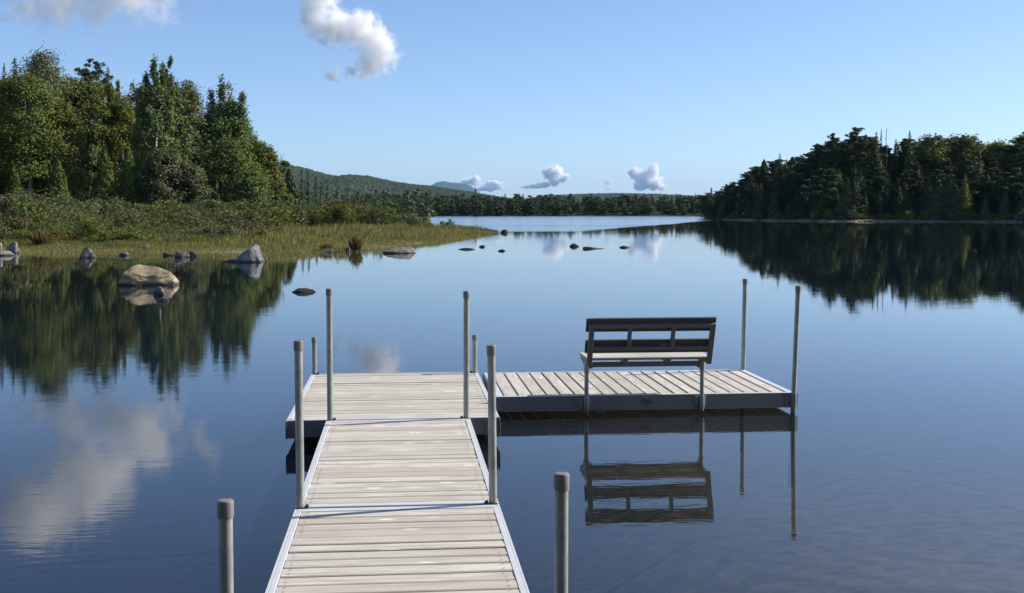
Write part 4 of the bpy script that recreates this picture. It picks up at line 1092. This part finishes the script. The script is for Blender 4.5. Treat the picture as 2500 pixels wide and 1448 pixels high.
def right_tree(k, s, u, v, d, wide=1.0, label=None, mat=None):
    x, y, z = place(u, d); H = max(1.5, zat(v, d) - z)
    lab = label or {'pine': 'dark pine packed in the crowded right shore wood', 'spruce': 'dark pointed spruce packed in the crowded right shore wood',
                    'cedar': 'low dark cedar at the foot of the right shore wood', 'broad': 'olive broadleaf crown among the conifers of the right shore wood'}[k]
    if (k, s) not in src:
        cr, tr, mt, br, nm, H0 = proto_tree((k, s))
        o = tree(nm, cr, tr, mt, br, (x, y, z - 0.2), lab, 'tree', RW); src[(k, s)] = (o, H0)
        q = H / H0; o.scale = (q * wide, q * wide, q); o.rotation_euler = (0, 0, RNG.uniform(0, 6.28))
        if mat: [setattr(ch.material_slots[0], 'link', 'OBJECT') or setattr(ch.material_slots[0], 'material', mat) for ch in o.children if ch.name.startswith('crown')]
        return o
    o, H0 = src[(k, s)]; q = H / H0
    return copy_tree(o, (x, y, z - 0.2), RNG.uniform(0, 6.28), (q * wide, q * wide, q), lab, RW, mat)
# skyline trees that can be told apart
right_tree('pine', 0, 2085, 309, 268, 1.15, 'tallest pine of the right wood, with layered open crown against the sky')
right_tree('pine', 1, 2030, 323, 270, 1.0, 'pine with long sideways plumes just left of the tallest one')
right_tree('pine', 2, 1990, 345, 272, 0.9, 'pine one place farther left on the sloping skyline than the sideways plumed one')
right_tree('spruce', 0, 2133, 323, 262, 0.9, 'dense dark spruce just right of the tallest pine')
right_tree('spruce', 1, 2145, 316, 274, 0.45, 'needle thin spruce spire right of the tallest pine')
right_tree('spruce', 0, 2181, 338, 262, 0.8, 'pointed spruce right of the bare snag')
right_tree('spruce', 1, 2214, 320, 258, 0.9, 'tall pointed spruce left of the olive broadleaf crowns')
right_tree('broad', 0, 2268, 325, 262, 1.1, 'first olive broadleaf crown on the right skyline', M['maple'])
right_tree('broad', 1, 2316, 327, 266, 1.0, 'greyish second broadleaf crown on the right skyline', M['grey'])
right_tree('broad', 0, 2362, 326, 262, 1.1, 'third broadleaf crown on the right skyline, green', M['green'])
right_tree('broad', 1, 2418, 340, 262, 1.2, 'yellowest broadleaf crown near the right edge of the photo', M['yellow'])
right_tree('pine', 1, 2504, 313, 246, 1.1, 'big dark pine cut by the right edge of the photo')
right_tree('spruce', 2, 1900, 372, 276, 0.75, 'pointed spruce standing out on the left slope of the right wood')
right_tree('pine', 2, 1771, 445, 308, 0.8, 'small tufted pine low on the left slope of the right wood')
right_tree('spruce', 2, 1735, 459, 330, 0.8, 'small conifer farthest left at the tip of the right wood')
right_tree('spruce', 1, 2352, 424, 238, 1.35, 'small yellow green pine lit by the sun before the dark right wood', M['yellow'])
right_tree('spruce', 0, 2385, 360, 248, 0.9, 'sunlit spruce above and right of the small yellow green pine', M['pine'])
right_tree('cedar', 0, 2450, 458, 236, 1.3, 'bushy pale green shrub tree near the right edge, close to the shore', M['pine'])
right_tree('cedar', 1, 2110, 468, 246, 1.0, 'small lighter conifer at the middle of the right shore', M['pine'])
# bare snag
x, y, z = place(2161, 266); H = zat(315, 266) - z
o = link('dead_snag', trunk_mesh(H / 0.97, 0.22, 9, [(H * f, 0.8 * math.cos(a), 0.8 * math.sin(a), 0.25, 0.05) for f, a in ((0.9, 1), (0.93, 4), (0.87, 2.4), (0.96, 0))], 0.97), M['bark'])
o.location = (x, y, z); tag(o, 'bare dead snag sticking up right of the tallest pine', 'dead tree')
# the crowd
for row in range(6):
    n = (40, 36, 34, 36, 36, 34)[row]
    for i in range(n):
        u = 1716 + (i + RNG.uniform(0.1, 0.9)) / n * (2680 - 1716)
        if row == 0 and min(abs(u - 2352), abs(u - 2450), abs(u - 2110)) < 24: continue
        d = fd(u) + (3, 10, 19, 29, 40, 34)[row] + RNG.uniform(-2, 4)
        top = float(np.interp(u, prof_u, prof_v))
        f = (RNG.uniform(0.28, 0.5), RNG.uniform(0.45, 0.72), RNG.uniform(0.6, 0.88), RNG.uniform(0.78, 0.96), RNG.uniform(0.88, 0.985), RNG.uniform(0.88, 0.97))[row]
        v = 533 - (533 - top) * f
        r = RNG.random()
        if row == 0: k, s = ('cedar', int(RNG.integers(0, 2))) if r < 0.55 else ('spruce', int(RNG.integers(0, 3)))
        elif u > 2230 and r < 0.34 and row > 1: k, s = 'broad', int(RNG.integers(0, 2))
        elif r < (0.5 if row < 3 else 0.28): k, s = 'spruce', int(RNG.integers(0, 3))
        elif r < 0.86: k, s = 'pine', int(RNG.integers(0, 3))
        else: k, s = 'cedar', int(RNG.integers(0, 2))
        mat = None
        if k == 'broad': mat = [M['maple'], M['green'], M['yellow'], M['grey']][int(RNG.integers(0, 4))]
        right_tree(k, s, u, v, d, (RNG.uniform(1.35, 2.0) if row < 3 else RNG.uniform(1.5, 2.1)) if k != 'broad' else RNG.uniform(1.0, 1.3), mat=mat)
# shrubs at the foot of the right wood
for i in range(30):
    u = 1765 + (i + RNG.uniform(0, 1)) / 30 * 880; d = fd(u) + RNG.uniform(0.5, 2.5)
    o = put_shrub(u, d, RNG.uniform(0.9, 2.4), RNG.uniform(1.0, 2.0), label='low shrub on the bank under the right shore wood'); o['group'] = 'shrubs along the right shore'

# ------------------------------------------------------------------ far shore wood
FW = 'trees of the far shore wood'
fsrc = []
for i in range(5):
    if i < 3: me = spruce(500 + i, 16, 2.4 + 0.4 * i, 0.02, 1.0, 0.75, 0.62, 0.25, 0.75, 0.05); mt = M['spruce'] if i else M['far_dark']; lab = 'small conifer in the wood along the far shore'; nm = 'conifer_tree'
    else: me = broadleaf(520 + i, 14, 3.4, 0.05, 40, 22, 0.62, 'round')[0]; mt = M['far_dark'] if i == 3 else M['far_green']; lab = 'small rounded tree in the wood along the far shore'; nm = 'broadleaf_tree'
    fsrc.append((me, mt, lab, nm))
def far_tree(u, d, v, i, wide=1.0, label=None):
    me, mt, lab, nm = fsrc[i]; x, y, z = place(u, d); H0 = 16 if i < 3 else 14; q = max(2.0, zat(v, d) - z) / H0
    o = bpy.data.objects.new(nm, me); COL.objects.link(o)
    if not me.materials: me.materials.append(mt)
    o.location = (x, y, z - 0.3); o.scale = (q * wide, q * wide, q); o.rotation_euler = (0, 0, RNG.uniform(0, 6.28))
    return tag(o, label or lab, 'tree', FW)
far_tree(1161, 560, 460, 0, 1.3, 'tallest dark pine standing above the far shore wood, left of the clouds')
far_tree(1735, 500, 459, 1, 1.2, 'dark pointed tree where far shore and right wood meet')
for row in range(4):
    n = (70, 66, 62, 62)[row]
    for i in range(n):
        u = 870 + (i + RNG.uniform(0, 1)) / n * (1800 - 870)
        d = float(np.interp(u, [870, 1000, 1700, 1800], [535, 551, 556, 545])) + (2, 16, 34, 56)[row] + RNG.uniform(0, 8)
        top = float(np.interp(u, [870, 1000, 1100, 1200, 1400, 1700, 1800], [470, 474, 474, 473, 474, 473, 470]))
        v = 526 - (526 - top) * (RNG.uniform(0.45, 0.75), RNG.uniform(0.66, 0.9), RNG.uniform(0.82, 0.98), RNG.uniform(0.9, 1.05))[row]
        r = RNG.random(); k = int(RNG.integers(0, 3)) if r < (0.62 if u < 1250 else 0.45) else int(RNG.integers(3, 5))
        far_tree(u, d, v, k, RNG.uniform(1.5, 2.3) if row < 3 else RNG.uniform(1.2, 1.9))

# the left wood and its thicket go on beyond the left edge of the picture
for i in range(44):
    u = -1050 + i * 22.5 + RNG.uniform(-8, 8); d = RNG.uniform(122, 176)
    q, H0 = fill[i % 4]; x, y, z = place(u, d); k = RNG.uniform(14, 20) / H0
    copy_tree(q, (x, y, z), RNG.uniform(0, 6.28), (k * RNG.uniform(1.0, 1.4),) * 2 + (k,), 'tree of the left wood beyond the left edge of the photo', 'left wood beyond the picture')
for i in range(20):
    u = -1050 + i * 49 + RNG.uniform(-8, 8); d = RNG.uniform(76, 118)
    o = put_shrub(u, d, RNG.uniform(1.8, 2.8), RNG.uniform(2.2, 3.2), label='shrub of the thicket beyond the left edge of the photo'); o['group'] = 'thicket beyond the picture'
# unseen trees added behind the viewer to shade landward sides of dock and bench
for i in range(26):
    a = math.radians(186 + i * 6.8); r = 15 + 5 * (i % 3) + RNG.uniform(-1, 1)
    x, y = CAM.x + r * math.cos(a), -8.0 + r * math.sin(a)
    if y > -12.5: y = -12.5 - RNG.uniform(0, 3)
    o, H0 = src[('spruce', i % 3)] if i % 2 else src[('pine', i % 3)]
    k = RNG.uniform(13, 17) / 20
    copy_tree(o, (x, y, 0.2), RNG.uniform(0, 6.28), (k * 1.5, k * 1.5, k), 'unseen dark tree added behind the viewer to block sky light', 'unseen trees added behind the viewer')

# ------------------------------------------------------------------ clouds: real volumes far beyond the hills
def cloud(label, d, blobs, dens, thick=0.9, amp=0.75, nscale=2.2, soft=0.45, seed=0.0, thresh=0.12, warp=2.2):
    """blobs: (u, v, radius) in photo pixels at distance d; object space = right, away, up in metres"""
    mpp = d / F
    uc = sum(b[0] for b in blobs) / len(blobs); vc = sum(b[1] for b in blobs) / len(blobs)
    x, y = at(uc, d); z = zat(vc, d)
    pts = [((b[0] - uc) * mpp, (b[3] if len(b) > 3 else b[2]) * mpp, (vc - b[1]) * mpp, b[2] * mpp) for b in blobs]
    ex = max(abs(p[0]) + p[1] for p in pts) * 1.25; ez = max(abs(p[2]) + p[3] for p in pts) * 1.25; ey = max(p[3] for p in pts) * 1.5 * thick
    bm = bmesh.new(); bmesh.ops.create_cube(bm, size=2.0); bmesh.ops.scale(bm, vec=(ex, ey, ez), verts=bm.verts)
    o = link('cloud', bm_mesh('cloud', bm)); o.location = (x, y, z); o.rotation_euler = (0, 0, -YAW)
    m = NT('cloud_vapour'); co = m.coord('Object'); rm = sum(p[3] for p in pts) / len(pts)
    sc = nscale / rm
    nd = m.n('ShaderNodeTexNoise'); m.l(m.mapping(co, (sc, sc, sc), (seed, seed * 0.7, 0)), nd.inputs['Vector'])
    nd.inputs['Scale'].default_value = 0.55; nd.inputs['Detail'].default_value = 4; nd.inputs['Roughness'].default_value = 0.62
    cen = m.n('ShaderNodeVectorMath', operation='SUBTRACT'); m.l(nd.outputs['Color'], cen.inputs[0]); cen.inputs[1].default_value = (0.5, 0.5, 0.5)
    wrp = m.n('ShaderNodeVectorMath', operation='SCALE'); m.l(cen.outputs[0], wrp.inputs[0]); wrp.inputs['Scale'].default_value = rm * warp
    sm = m.n('ShaderNodeVectorMath', operation='ADD'); m.l(co, sm.inputs[0]); m.l(wrp.outputs[0], sm.inputs[1]); cw = sm.outputs[0]
    f = None
    for (bx, bw, bz, br) in pts:
        mp = m.mapping(cw, (1 / bw, 1 / (br * thick), 1 / br), (-bx / bw, 0, -bz / br))
        ln = m.n('ShaderNodeVectorMath', operation='LENGTH'); m.l(mp, ln.inputs[0])
        v = m.math('SUBTRACT', 1.0, ln.outputs['Value'])
        f = v if f is None else m.math('SMOOTH_MAX', f, v, 0.25)
    n1 = m.noise(m.mapping(co, (sc, sc, sc), (seed, seed * 0.7, 0)), 1.0, 6, 0.6, 0.35)
    f = m.math('ADD', f, m.math('MULTIPLY', m.math('SUBTRACT', n1, 0.5), amp * 2))
    dn = m.math('MULTIPLY', m.maprange(f, thresh, thresh + soft, smooth=True), dens / rm)
    pv = m.n('ShaderNodeVolumePrincipled'); pv.inputs['Color'].default_value = (1, 1, 1, 1); pv.inputs['Anisotropy'].default_value = 0.0
    m.l(dn, pv.inputs['Density']); m.l(pv.outputs[0], m.out.inputs['Volume'])
    o.data.materials.append(m.m)
    return tag(o, label, 'cloud', 'clouds')
cloud('largest white cloud in view, a hooked puff high above the lake', 10700,
      [(785, 4, 60), (772, 56, 44), (825, 74, 60), (880, 76, 60), (926, 106, 56), (945, 142, 44), (902, 162, 46), (868, 180, 28), (822, 186, 22)], 4.2, amp=0.6, seed=1.3, soft=0.75, warp=2.0)
cloud('broad soft cloud mostly above the top left of the photo, mirrored in the lake', 8500,
      [(150, 0, 95), (60, 20, 70), (330, -30, 130), (200, -140, 155), (70, -225, 145), (490, -52, 64), (420, 20, 50), (250, 10, 80)], 4.0, thick=0.8, amp=0.55, soft=1.1, seed=4.1)
cloud('small rounded cloud low over the far shore, left of the pointed one', 40000, [(1344, 426, 22, 26), (1360, 418, 18), (1376, 434, 15, 20), (1352, 441, 15, 20)], 9, amp=0.5, nscale=1.5, seed=2.2, warp=2.2, soft=0.6)
cloud('small pointed cloud low over the far shore, right of the rounded one', 40000, [(1550, 424, 17), (1592, 416, 18), (1574, 440, 27, 34), (1598, 448, 22, 28), (1560, 452, 16, 26), (1612, 460, 14, 20)], 9, amp=0.5, nscale=1.5, seed=3.7, warp=2.2, soft=0.6)
cloud('low streak of cloud touching the blue mountain', 40000, [(1150, 444, 12, 34), (1162, 437, 11), (1205, 451, 11, 36), (1190, 461, 8, 60)], 8, amp=0.55, nscale=1.0, seed=5.0, warp=1.8, soft=0.5)
cloud('flat thin strip of cloud between the mountain and the rounded cloud', 40000, [(1300, 455, 8, 44), (1326, 452, 9, 24)], 6, amp=0.5, nscale=0.8, seed=6.0, warp=1.2, soft=0.5)
cloud('tiny faint cloud left of the pointed cloud', 40000, [(1484, 444, 11, 16), (1484, 460, 8, 14)], 1.6, amp=0.6, nscale=1.4, seed=7.0, warp=2.2)

# ------------------------------------------------------------------ haze: one box of thin air round everything but sky and clouds
m = NT('haze_air'); pv = m.n('ShaderNodeVolumePrincipled'); pv.inputs['Color'].default_value = (0.36, 0.63, 1.0, 1)
pv.inputs['Density'].default_value = 2.4e-5; pv.inputs['Anisotropy'].default_value = 0.0
m.l(pv.outputs[0], m.out.inputs['Volume'])
b = bmesh.new(); bmesh.ops.create_cube(b, size=1.0); bmesh.ops.scale(b, vec=(18000, 26000, 610), verts=b.verts)
o = link('haze', bm_mesh('haze', b), m.m); o.location = (0, 10500, 295); tag(o, 'thin bluish air between the viewer and the far hills', None, kind='stuff')
